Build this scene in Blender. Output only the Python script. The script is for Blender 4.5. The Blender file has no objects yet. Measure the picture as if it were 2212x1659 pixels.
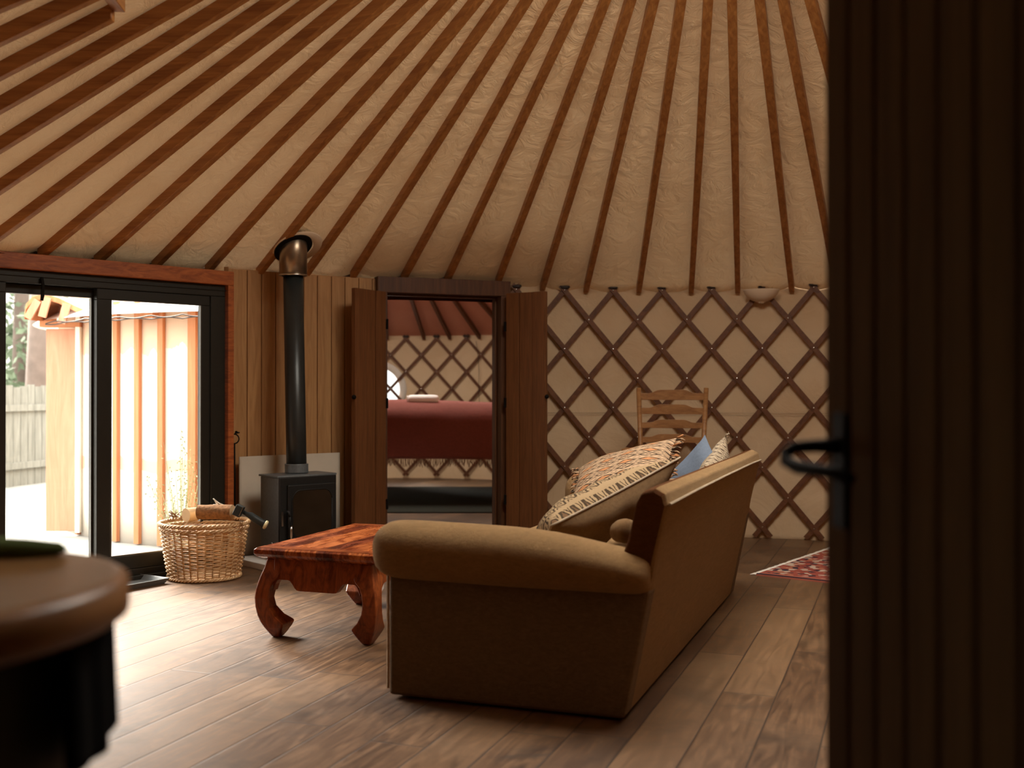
import bpy, math, random
from math import sin, cos, pi, radians as R_, sqrt, atan2, tan
from mathutils import Vector, Matrix, noise
random.seed(7)
S = bpy.context.scene
COL = S.collection
# ---------------------------------------------------------------- camera
F, CXP, HOR, HC = 2352.0, 1106.0, 840.0, 1.10       # focal length in px, centre column, horizon row, eye height
cd = bpy.data.cameras.new('camera'); cam = bpy.data.objects.new('camera', cd); COL.objects.link(cam)
cam.location = (0, 0, HC); cam.rotation_euler = (R_(90) + math.atan((HOR - 829.5) / F), 0, 0)
cd.sensor_width = 36.0; cd.lens = 36.0 * F / 2212.0; cd.clip_start = 0.05; cd.clip_end = 200
cd.dof.use_dof = True; cd.dof.focus_distance = 5.4; cd.dof.aperture_fstop = 2.3
S.camera = cam
# ---------------------------------------------------------------- world, light, exposure
W = bpy.data.worlds.new('sky'); S.world = W; W.use_nodes = True
wn = W.node_tree; bg = wn.nodes['Background']
bg.inputs['Color'].default_value = (1.0, 0.95, 0.86, 1)
_g = wn.nodes.new('ShaderNodeTexCoord'); _s = wn.nodes.new('ShaderNodeSeparateXYZ'); _m = wn.nodes.new('ShaderNodeMapRange')   # overcast sky: brighter overhead than at the horizon
wn.links.new(_g.outputs['Generated'], _s.inputs[0]); wn.links.new(_s.outputs[2], _m.inputs['Value'])
_m.inputs['From Min'].default_value = 0.0; _m.inputs['From Max'].default_value = 1.0; _m.inputs['To Min'].default_value = 1.6; _m.inputs['To Max'].default_value = 10.0
wn.links.new(_m.outputs[0], bg.inputs['Strength'])
VS = S.view_settings
VS.view_transform = 'Standard'; VS.look = 'None'; VS.gamma = 1.0; VS.use_curve_mapping = False; VS.exposure = 0.18
S.cycles.max_bounces = 10; S.cycles.diffuse_bounces = 6; S.cycles.transparent_max_bounces = 12
S.cycles.caustics_reflective = False; S.cycles.caustics_refractive = False
S.cycles.sample_clamp_indirect = 6.0
def portal(name, loc, rot, sx, sy):
    l = bpy.data.lights.new(name, 'AREA'); l.shape = 'RECTANGLE'; l.size = sx; l.size_y = sy
    l.cycles.is_portal = True
    o = bpy.data.objects.new(name, l); COL.objects.link(o); o.location = loc; o.rotation_euler = rot
sun = bpy.data.lights.new('sun', 'SUN'); sun.energy = 23.0; sun.angle = R_(38); sun.color = (1.0, 0.93, 0.82)
so = bpy.data.objects.new('sun', sun); COL.objects.link(so); so.rotation_euler = (0, R_(-55), R_(-44))      # soft low light from the left, through the glass doors
cl = bpy.data.lights.new('crown_skylight', 'AREA'); cl.shape = 'DISK'; cl.size = 1.8; cl.energy = 54; cl.color = (1.0, 0.92, 0.80)
clo = bpy.data.objects.new('crown_skylight', cl); COL.objects.link(clo); clo.location = (0.861, 4.371, 3.46)     # daylight of the crown dome, at the dome
cl2 = bpy.data.lights.new('bedroom_fill', 'AREA'); cl2.shape = 'DISK'; cl2.size = 1.0; cl2.energy = 42; cl2.color = (1.0, 0.92, 0.80)
clo2 = bpy.data.objects.new('bedroom_fill', cl2); COL.objects.link(clo2); clo2.location = (-1.38, 10.72, 2.95)  # added lamp, unseen at the crown, that brightens the bedroom
# ---------------------------------------------------------------- layout numbers
YC = Vector((0.861, 4.371)); YR = 3.757; HB = 1.855; SL = 0.5515     # main yurt: centre, radius, eave, roof pitch
BC = Vector((-1.38, 10.72)); BR = 2.72; BHB = 1.735; BSL = 0.522      # bedroom yurt beyond
def pol(c, r, th): return (c[0] + r * sin(th), c[1] + r * cos(th))
def ray(px, z): return (px - CXP) / F * z
def fl(px, py, h=0.0):                                                # a pixel of a surface at height h
    z = (HC - h) * F / (py - HOR); return (ray(px, z), z)
def hgt(py, z): return HC - (py - HOR) / F * z
# ================================================================ materials
def mat(name, build, **k):
    m = bpy.data.materials.new(name); m.use_nodes = True; nt = m.node_tree; nt.nodes.clear()
    out = nt.nodes.new('ShaderNodeOutputMaterial')
    b = nt.nodes.new('ShaderNodeBsdfPrincipled'); nt.links.new(b.outputs[0], out.inputs[0])
    build(Nd(nt), b, out) if build else None
    return m
class Nd:
    def __init__(s, nt): s.nt = nt
    def new(s, t, **k):
        n = s.nt.nodes.new('ShaderNode' + t)
        for a, v in k.items(): setattr(n, a, v)
        return n
    def set(s, sock, v):
        if isinstance(v, bpy.types.NodeSocket): s.nt.links.new(v, sock)
        elif isinstance(v, (tuple, list)) and len(v) == 3 and sock.type == 'RGBA': sock.default_value = (*v, 1)
        else: sock.default_value = v
    def m(s, op, a, b=0.0, c=None):
        n = s.new('Math', operation=op); s.set(n.inputs[0], a); s.set(n.inputs[1], b)
        if c is not None: s.set(n.inputs[2], c)
        return n.outputs[0]
    def mix(s, f, a, b, blend='MIX'):
        n = s.new('Mix', data_type='RGBA', blend_type=blend); s.set(n.inputs[0], f); s.set(n.inputs[6], a); s.set(n.inputs[7], b)
        return n.outputs[2]
    def obj(s, scale=(1, 1, 1), rot=(0, 0, 0), loc=(0, 0, 0), src='Object'):
        t = s.new('TexCoord'); mp = s.new('Mapping'); s.nt.links.new(t.outputs[src], mp.inputs[0])
        mp.inputs['Scale'].default_value = scale; mp.inputs['Rotation'].default_value = rot; mp.inputs['Location'].default_value = loc
        return mp.outputs[0]
    def noise(s, vec, scale, detail=3, rough=.55, dist=0.0):
        n = s.new('TexNoise'); s.nt.links.new(vec, n.inputs['Vector'])
        n.inputs['Scale'].default_value = scale; n.inputs['Detail'].default_value = detail
        n.inputs['Roughness'].default_value = rough; n.inputs['Distortion'].default_value = dist
        return n.outputs['Fac']
    def ramp(s, f, stops):
        n = s.new('ValToRGB'); s.set(n.inputs[0], f); e = n.color_ramp.elements
        while len(e) < len(stops): e.new(0.5)
        for i, (p, c) in enumerate(stops):
            e[i].position = p; e[i].color = (*c, 1) if isinstance(c, (tuple, list)) else (c, c, c, 1)
        return n.outputs[0]
    def bump(s, h, strength, dist=0.01):
        n = s.new('Bump'); s.set(n.inputs['Height'], h); n.inputs['Strength'].default_value = strength; n.inputs['Distance'].default_value = dist
        return n.outputs[0]
    def xyz(s, vec):
        n = s.new('SeparateXYZ'); s.nt.links.new(vec, n.inputs[0]); return n.outputs
def P(nd, b, col=None, rough=None, metal=None, normal=None, spec=None):
    if col is not None: nd.set(b.inputs['Base Color'], col)
    if rough is not None: nd.set(b.inputs['Roughness'], rough)
    if metal is not None: nd.set(b.inputs['Metallic'], metal)
    if normal is not None: nd.nt.links.new(normal, b.inputs['Normal'])
    if spec is not None: b.inputs['Specular IOR Level'].default_value = spec
def plain(name, col, rough=.5, metal=0., var=.15, scale=20., bump=0.1, spec=.4):
    def f(nd, b, out):
        v = nd.obj(); n = nd.noise(v, scale, 4)
        c = nd.mix(nd.m('MULTIPLY', n, 1.0), tuple(x * (1 - var) for x in col), tuple(min(1, x * (1 + var)) for x in col))
        P(nd, b, c, rough, metal, nd.bump(n, bump, .004), spec)
    return mat(name, f)
def wood(name, dark, light, stretch=(14, 1.2, 14), rough=.45, scale=2.2, bump=.15, src='Object', dist=1.5, fade=None):
    def f(nd, b, out):
        v = nd.obj(stretch, src=src); n = nd.noise(v, scale, 6, .6, dist)
        fine = nd.noise(nd.obj(tuple(s * 5 for s in stretch), src=src), scale, 3)
        c = nd.ramp(n, [(.34, dark), (.66, light)])
        c = nd.mix(nd.m('MULTIPLY', fine, .35), c, tuple(x * .45 for x in dark))
        big = nd.noise(nd.obj((1.3, 1.3, 1.3), src=src), 1.7, 2)
        c = nd.mix(nd.m('MULTIPLY', big, .14), c, tuple(x * 1.25 for x in light))
        P(nd, b, c, rough, 0, nd.bump(n, bump, .004), .35)
    return mat(name, f)
def canvas(name, col, trans=.12, wr=.55, sc=7.0, stain=(.75, .62, .48)):
    def f(nd, b, out):
        v = nd.obj()
        big = nd.noise(v, sc, 5, .6, 1.2); weave = nd.noise(v, 420, 2)
        fold = nd.noise(nd.obj((1, 1, 2.2)), sc * .35, 3, .5, 2.0)
        st = nd.ramp(nd.noise(v, 1.4, 5, .65), [(.42, 0.0), (.75, .5)])
        c = nd.mix(st, col, tuple(a * b_ for a, b_ in zip(col, stain)))
        c = nd.mix(nd.m('MULTIPLY', weave, .22), c, tuple(x * .7 for x in col))
        h = nd.m('ADD', nd.m('MULTIPLY', nd.ramp(big, [(.35, 0.), (.7, 1.)]), 1.0), nd.m('ADD', nd.m('MULTIPLY', fold, 1.3), nd.m('MULTIPLY', weave, .06)))
        nrm = nd.bump(h, wr, .022)
        P(nd, b, c, .9, 0, nrm, .1)
        t = nd.new('BsdfTranslucent'); nd.set(t.inputs['Color'], c); nd.nt.links.new(nrm, t.inputs['Normal'])
        mx = nd.new('MixShader'); mx.inputs[0].default_value = trans
        nd.nt.links.new(b.outputs[0], mx.inputs[1]); nd.nt.links.new(t.outputs[0], mx.inputs[2]); nd.nt.links.new(mx.outputs[0], out.inputs[0])
    return mat(name, f)
def glass(name, tint=(1, 1, 1), ior=1.35):
    def f(nd, b, out):
        t = nd.new('BsdfTransparent'); nd.set(t.inputs['Color'], tint)
        g = nd.new('BsdfGlossy'); g.inputs['Roughness'].default_value = .02
        fr = nd.new('Fresnel'); fr.inputs[0].default_value = ior
        mx = nd.new('MixShader'); nd.nt.links.new(nd.m('MULTIPLY', fr.outputs[0], .6), mx.inputs[0])
        nd.nt.links.new(t.outputs[0], mx.inputs[1]); nd.nt.links.new(g.outputs[0], mx.inputs[2]); nd.nt.links.new(mx.outputs[0], out.inputs[0])
    return mat(name, f)
BA = R_(19.9)                                                         # boards, sofa and table all run this way
def floor_mat(nd, b, out):
    v = nd.obj(rot=(0, 0, BA)); x, y, z = nd.xyz(v)                   # after turning, y runs along the boards
    bw = .1895
    xr = nd.m('ADD', nd.m('DIVIDE', x, bw), 50.32); row = nd.m('FLOOR', xr); fx = nd.m('FRACT', xr)
    wn_ = nd.new('TexWhiteNoise', noise_dimensions='1D'); nd.set(wn_.inputs['W'], row)
    yr = nd.m('ADD', nd.m('DIVIDE', y, 1.62), nd.m('MULTIPLY', wn_.outputs['Value'], 7.3)); colm = nd.m('FLOOR', yr); fy = nd.m('FRACT', yr)
    w2 = nd.new('TexWhiteNoise', noise_dimensions='2D'); cb = nd.new('CombineXYZ'); nd.set(cb.inputs[0], row); nd.set(cb.inputs[1], colm)
    nd.nt.links.new(cb.outputs[0], w2.inputs['Vector'])
    sh = nd.new('VectorMath', operation='ADD'); nd.nt.links.new(v, sh.inputs[0])
    sc_ = nd.new('VectorMath', operation='SCALE'); nd.nt.links.new(w2.outputs['Color'], sc_.inputs[0]); sc_.inputs['Scale'].default_value = 9
    nd.nt.links.new(sc_.outputs[0], sh.inputs[1])
    mp = nd.new('Mapping'); nd.nt.links.new(sh.outputs[0], mp.inputs[0]); mp.inputs['Scale'].default_value = (9, 1.0, 9)
    g = nd.noise(mp.outputs[0], 2.6, 7, .62, 2.2)
    mp2 = nd.new('Mapping'); nd.nt.links.new(sh.outputs[0], mp2.inputs[0]); mp2.inputs['Scale'].default_value = (60, 3.5, 9)
    g2 = nd.noise(mp2.outputs[0], 2.2, 3, .6, .6)
    kn = nd.noise(sh.outputs[0], 3.1, 4, .7, .8)
    c = nd.ramp(g, [(.30, (.040, .018, .007)), (.5, (.120, .058, .023)), (.72, (.235, .122, .052))])
    c = nd.mix(nd.m('MULTIPLY', g2, .45), c, (.045, .022, .011))
    c = nd.mix(nd.ramp(kn, [(.32, .8), (.50, 0.)]), c, (.035, .018, .009))
    tone = nd.m('MULTIPLY', w2.outputs['Value'], 1.0)
    c = nd.mix(nd.ramp(tone, [(.5, .0), (1., .35)]), c, (.27, .155, .075))
    c = nd.mix(nd.ramp(tone, [(.0, .40), (.35, 0.)]), c, (.06, .028, .013))
    wear = nd.ramp(nd.noise(v, 1.9, 5, .7), [(.5, 0.), (.8, .4)])
    c = nd.mix(wear, c, (.30, .18, .095))
    ex = nd.m('MINIMUM', fx, nd.m('SUBTRACT', 1.0, fx)); ey = nd.m('MULTIPLY', nd.m('MINIMUM', fy, nd.m('SUBTRACT', 1.0, fy)), 1.62 / bw)
    e = nd.m('MINIMUM', ex, ey); gap = nd.m('LESS_THAN', e, .014)
    bev = nd.ramp(e, [(.0, 0.), (.035, 1.)])
    c = nd.mix(nd.m('MULTIPLY', gap, .85), c, (.018, .010, .006))
    h = nd.m('ADD', nd.m('MULTIPLY', g, .35), bev)
    P(nd, b, c, nd.ramp(g, [(.2, .38), (.8, .54)]), 0, nd.bump(h, .35, .003), .6)
M = {}
M['floor'] = mat('floor_boards', floor_mat)
M['canvas'] = canvas('roof_canvas', (.76, .55, .33), .012, .62)
M['wallcanvas'] = canvas('wall_canvas', (.62, .455, .29), .015, .25, 3.0)
M['pinkcanvas'] = canvas('pink_canvas', (.62, .30, .22), .02, .15, 3.0)  # even pink canvas for the bedroom roof
M['whitecanvas'] = canvas('outer_canvas', (.85, .85, .85), .02, .3, 3.0, (.9, .9, .9))
M['rafter'] = wood('rafter_wood', (.26, .095, .024), (.52, .235, .068), (16, 1.0, 16), .42, dist=.5)
M['lath'] = wood('lath_wood', (.085, .030, .012), (.17, .066, .026), (10, 10, 10), .5, 1.5)
M['lintel'] = wood('lintel_wood', (.18, .042, .012), (.42, .125, .034), (3, 3, 16), .38, 2.0)
M['panel'] = wood('panel_boards', (.34, .165, .060), (.50, .27, .11), (13, 13, 1.0), .5, 1.6)
M['doorwood'] = wood('door_wood', (.11, .040, .014), (.20, .080, .028), (18, 18, 1.1), .42, 1.8)
M['framewood'] = wood('frame_wood', (.060, .021, .007), (.115, .043, .014), (18, 18, 1.1), .5, 1.8)
M['entry'] = wood('entry_boards', (.050, .024, .008), (.090, .046, .016), (12, 12, .8), .85, 1.6)
M['entry'].node_tree.nodes['Principled BSDF'].inputs['Specular IOR Level'].default_value = .08
M['entryframe'] = wood('dark_frame', (.05, .025, .012), (.09, .045, .02), (12, 12, .8), .5, 1.6)
M['table'] = wood('table_wood', (.10, .014, .004), (.40, .10, .022), (16, 1.6, 12), .22, 2.2, .12, dist=2.5)
M['tableleg'] = wood('table_leg_wood', (.10, .017, .005), (.36, .09, .022), (7, 7, 2.5), .28, 2.6, .12, dist=2.4)
def table_top(nd, b, out):
    v = nd.obj(); x, y, z = nd.xyz(v)
    k = nd.m('FLOOR', nd.m('DIVIDE', x, .078)); w_ = nd.new('TexWhiteNoise', noise_dimensions='1D'); nd.set(w_.inputs['W'], k)
    g = nd.noise(nd.obj((22, 2.0, 12)), 1.6, 6, .65, 2.0); bl = nd.noise(nd.obj((7, 2.2, 5)), 2.4, 4, .6, 1.0)
    t = nd.m('ADD', nd.m('MULTIPLY', g, .55), nd.m('ADD', nd.m('MULTIPLY', bl, .55), nd.m('MULTIPLY', nd.m('SUBTRACT', w_.outputs['Value'], .5), .22)))
    c = nd.ramp(t, [(.38, (.055, .008, .003)), (.54, (.19, .036, .009)), (.70, (.44, .125, .030))])
    scuff = nd.ramp(nd.noise(nd.obj((38, 16, 38)), 3.2, 4, .7), [(.69, 0.), (.74, 1.)])
    c = nd.mix(nd.m('MULTIPLY', scuff, .55), c, (.62, .42, .27))
    fr = nd.m('FRACT', nd.m('DIVIDE', x, .078)); line = nd.m('LESS_THAN', fr, .025)
    c = nd.mix(nd.m('MULTIPLY', line, .6), c, (.03, .006, .003))
    P(nd, b, c, nd.ramp(bl, [(.3, .20), (.7, .36)]), 0, nd.bump(g, .12, .002), .5)
M['table'] = mat('table_top_wood', table_top)
M['chair'] = wood('chair_wood', (.22, .095, .032), (.38, .185, .07), (3, 14, 14), .45, 2.0)
M['alu'] = plain('door_metal', (.016, .015, .011), .42, .3, .2, 30, .05)
M['aluedge'] = plain('door_metal_edge', (.12, .115, .10), .35, .8, .1, 30, .02)
M['glass'] = glass('window_glass')
M['plastic'] = glass('clear_plastic', (.93, .96, 1.), 1.3)
M['stove'] = plain('stove_steel', (.14, .16, .17), .42, .35, .25, 60, .25)
M['stovedark'] = plain('stove_iron', (.016, .016, .015), .5, .4, .3, 50, .25)
M['stoveglass'] = plain('sooty_glass', (.022, .014, .008), .16, 0, .5, 8, .02)
M['flue'] = plain('flue_enamel', (.028, .031, .030), .34, .3, .25, 18, .05)
M['steel'] = plain('flue_sleeve', (.30, .23, .16), .30, .85, .25, 6, .08)
M['chrome'] = plain('bright_steel', (.55, .53, .50), .25, 1.0, .1)
M['iron'] = plain('black_iron', (.007, .006, .005), .7, .0, .2, spec=.10)
M['board'] = plain('heat_board', (.50, .43, .34), .85, 0, .10, 9, .1, .1)
M['hearth'] = plain('hearth_stone', (.72, .70, .66), .7, 0, .1, 14, .1)
M['ceramic'] = plain('lamp_ceramic', (.66, .52, .37), .55, 0, .06, 6, .03)
M['bark'] = plain('log_bark', (.20, .10, .045), .9, 0, .95, 55, 1.0, .1)
M['logend'] = plain('log_end', (.62, .44, .26), .8, 0, .15, 16, .2, .1)
M['paper'] = plain('paper', (.82, .80, .76), .8, 0, .04)
M['tray'] = plain('tray_plastic', (.15, .165, .17), .38, 0, .1, 30, .1)  # grey lifted to hold the reflection inside the tray
M['grip'] = plain('rubber_grip', (.014, .020, .020), .5, 0, .2, 40, .2)
M['cream'] = plain('cream_plastic', (.70, .62, .36), .5)
M['green'] = plain('green_cloth', (.10, .15, .055), .9, 0, .5, 12, .3, .1)
M['counter'] = wood('counter_wood', (.16, .078, .024), (.28, .15, .052), (3, 9, 9), .35, 1.6)
M['counteredge'] = wood('counter_edge_wood', (.20, .085, .030), (.40, .19, .075), (3, 3, 9), .35, 1.6)
M['cabinet'] = plain('cabinet_paint', (.030, .032, .016), .55, 0, .1, 5, .05)
M['black'] = plain('black_cloth', (.004, .004, .004), .95, 0, .2, 60, .3, .05)
M['towel'] = plain('towel_terry', (.85, .80, .78), .95, 0, .06, 90, .5, .05)
M['throw'] = fabric_m('wool_throw', (.20, .040, .030), ax=(90, 90, 90), lift=1.0) if False else None
M['fringe'] = plain('wool_fringe', (.20, .105, .065), .95, 0, .35, 60, .5, .05)
M['darksheet'] = plain('dark_sheet', (.030, .030, .024), .95, 0, .35, 25, .5, .05)
M['cloth_white'] = plain('white_cloth', (.80, .76, .68), .95, 0, .05, 30, .3, .05)
M['blue'] = plain('blue_linen', (.15, .185, .245), .9, 0, .15, 60, .4, .1)
M['wire'] = plain('wire_black', (.03, .02, .015), .6)
M['deck'] = wood('deck_boards', (.21, .21, .20), (.34, .34, .32), (1.5, 9, 1), .8, 1.2)
M['fence'] = wood('fence_boards', (.15, .15, .13), (.27, .27, .24), (9, 9, 1), .85, 1.6)
M['peach'] = wood('peach_ply', (.50, .22, .13), (.62, .31, .20), (8, 8, .8), .7, 1.6)
M['leaf'] = plain('tree_leaf', (.12, .16, .10), .7, 0, .5, 3, .1)
M['leafpale'] = plain('grass_leaf', (.42, .46, .26), .7, 0, .4, 5, .1)
M['barkout'] = plain('tree_bark', (.12, .09, .075), .9, 0, .4, 8, .6)
def fabric_m(name, col, ribs=False, ax=(60, 60, 60), lift=.35):
    def f(nd, b, out):
        v = nd.obj(); n = nd.noise(v, 55, 4, .7); w = nd.noise(nd.obj(ax), 9, 3, .6)
        big = nd.noise(v, 5, 3)
        c = nd.mix(nd.m('MULTIPLY', n, 1.0), tuple(x * .62 for x in col), tuple(x * 1.2 for x in col))
        c = nd.mix(nd.m('MULTIPLY', w, .5), c, tuple(x * .6 for x in col))
        mid = nd.noise(nd.obj((9, 3, 22)), 4, 5, .7, 1.0)
        c = nd.mix(nd.ramp(mid, [(.35, .0), (.7, .7)]), c, tuple(x * 1.45 for x in col))
        c = nd.mix(nd.m('MULTIPLY', big, .35), c, tuple(x * .8 for x in col))
        P(nd, b, c, .92, 0, nd.bump(nd.m('ADD', n, w), .8, .005), .15)
        b.inputs['Sheen Weight'].default_value = lift; b.inputs['Sheen Roughness'].default_value = .5
        b.inputs['Sheen Tint'].default_value = (.95, .72, .45, 1)
    return mat(name, f)
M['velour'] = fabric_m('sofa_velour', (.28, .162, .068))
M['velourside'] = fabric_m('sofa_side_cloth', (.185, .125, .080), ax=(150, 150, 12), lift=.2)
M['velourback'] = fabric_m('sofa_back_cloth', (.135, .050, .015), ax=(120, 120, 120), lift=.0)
M['velourlit'] = fabric_m('sofa_lit_cloth', (.50, .37, .26))  # lighter velour, with light from above put into the colour
M['throw'] = fabric_m('wool_throw', (.22, .050, .036), ax=(90, 90, 90), lift=1.0); M['throw'].node_tree.nodes['Principled BSDF'].inputs['Sheen Tint'].default_value = (1, .5, .45, 1)
M['piping'] = fabric_m('piping_cloth', (.46, .37, .27))
M['brown'] = fabric_m('brown_wool', (.20, .105, .042), ax=(90, 8, 90))
def kilim(name, bg_, ink, acc, nx, ny, soft=0.):
    def f(nd, b, out):
        x, y, z = nd.xyz(nd.obj())
        wob = nd.m('MULTIPLY', nd.m('SUBTRACT', nd.noise(nd.obj(), 26, 3), .5), .03)
        x = nd.m('ADD', x, wob)
        ux = nd.m('MULTIPLY', x, nx); uy = nd.m('MULTIPLY', y, ny)
        fx = nd.m('ABSOLUTE', nd.m('SUBTRACT', nd.m('FRACT', ux), .5)); fy = nd.m('ABSOLUTE', nd.m('SUBTRACT', nd.m('FRACT', uy), .5))
        d = nd.m('ADD', fx, fy)
        st = nd.m('DIVIDE', nd.m('FLOOR', nd.m('MULTIPLY', d, 12)), 12)
        row = nd.m('MODULO', nd.m('ABSOLUTE', nd.m('FLOOR', uy)), 2)
        ring = nd.m('GREATER_THAN', nd.m('SINE', nd.m('MULTIPLY', st, 21)), .05)
        c = nd.mix(ring, bg_, ink)
        c = nd.mix(nd.m('MULTIPLY', row, nd.m('LESS_THAN', st, .3)), c, acc)
        band = nd.m('GREATER_THAN', nd.m('ABSOLUTE', nd.m('SUBTRACT', nd.m('FRACT', nd.m('MULTIPLY', uy, .5)), .5)), .44)
        c = nd.mix(band, c, bg_)
        n = nd.noise(nd.obj((70, 70, 70)), 6, 3)
        c = nd.mix(nd.m('MULTIPLY', n, .35), c, tuple(q * .5 for q in bg_))
        P(nd, b, c, .95, 0, nd.bump(n, .5, .004), .1)
    return mat(name, f)
M['kilimA'] = kilim('kilim_eye_band', (.40, .28, .16), (.035, .022, .014), (.16, .085, .045), 15, 13)
M['kilimD'] = kilim('kilim_muted', (.27, .20, .15), (.12, .085, .065), (.2, .15, .1), 9, 8)
M['kilimB'] = kilim('kilim_zigzag', (.56, .38, .24), (.030, .022, .018), (.55, .24, .10), 9, 24)
M['kilimC'] = kilim('kilim_beige', (.60, .48, .34), (.07, .045, .03), (.35, .2, .1), 16, 18)
def rugm(nd, b, out):
    v = nd.obj(); vo = nd.new('TexVoronoi'); nd.nt.links.new(v, vo.inputs['Vector']); vo.inputs['Scale'].default_value = 30
    sx = nd.xyz(vo.outputs['Color']); c = nd.ramp(sx[0], [(.30, (.36, .085, .06)), (.42, (.50, .20, .11)), (.52, (.62, .50, .40)), (.70, (.03, .025, .045)), (.85, (.33, .07, .05))])
    for e in b.id_data.nodes: 
        if e.type == 'VALTORGB': e.color_ramp.interpolation = 'CONSTANT'
    x, y, z = nd.xyz(v); ed = nd.m('LESS_THAN', x, .07)
    c = nd.mix(ed, c, (.42, .13, .085)); n = nd.noise(nd.obj((70, 70, 70)), 6, 3)
    P(nd, b, nd.mix(nd.m('MULTIPLY', n, .3), c, (.1, .05, .04)), .95, 0, nd.bump(n, .5, .004), .1)
M['rug'] = mat('rug_pattern', rugm)
M['rugedge'] = plain('rug_navy', (.02, .022, .04), .95, 0, .5, 60, .5, .05)
def clad(nd, b, out):
    x, y, z = nd.xyz(nd.obj())
    n = nd.noise(nd.obj((2, 2, .6)), 3, 4); n2 = nd.noise(nd.obj((1, 1, .35)), 2.2, 3)
    top = nd.ramp(nd.m('ADD', z, nd.m('MULTIPLY', n, .5)), [(0., 0.), (1., 1.)])
    rust = nd.m('ADD', nd.ramp(nd.m('ADD', z, nd.m('MULTIPLY', n, .3)), [(0., 0.), (1.0, 0.)]), 0.)
    hi = nd.m('GREATER_THAN', nd.m('ADD', z, nd.m('MULTIPLY', n, .35)), 1.58)
    md = nd.m('LESS_THAN', nd.m('ABSOLUTE', nd.m('SUBTRACT', nd.m('ADD', z, nd.m('MULTIPLY', n2, .25)), .63)), .045)
    c = nd.mix(nd.m('MULTIPLY', n2, .35), (.66, .63, .57), (.60, .49, .38))
    c = nd.mix(nd.m('MULTIPLY', nd.m('MAXIMUM', hi, md), .55), c, (.70, .38, .20))
    P(nd, b, c, .8, 0, nd.bump(n, .1, .003), .2)
M['clad'] = mat('pale_cladding', clad)
M['batten'] = wood('batten_wood', (.46, .17, .07), (.60, .27, .13), (8, 8, .7), .7, 1.5)
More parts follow.
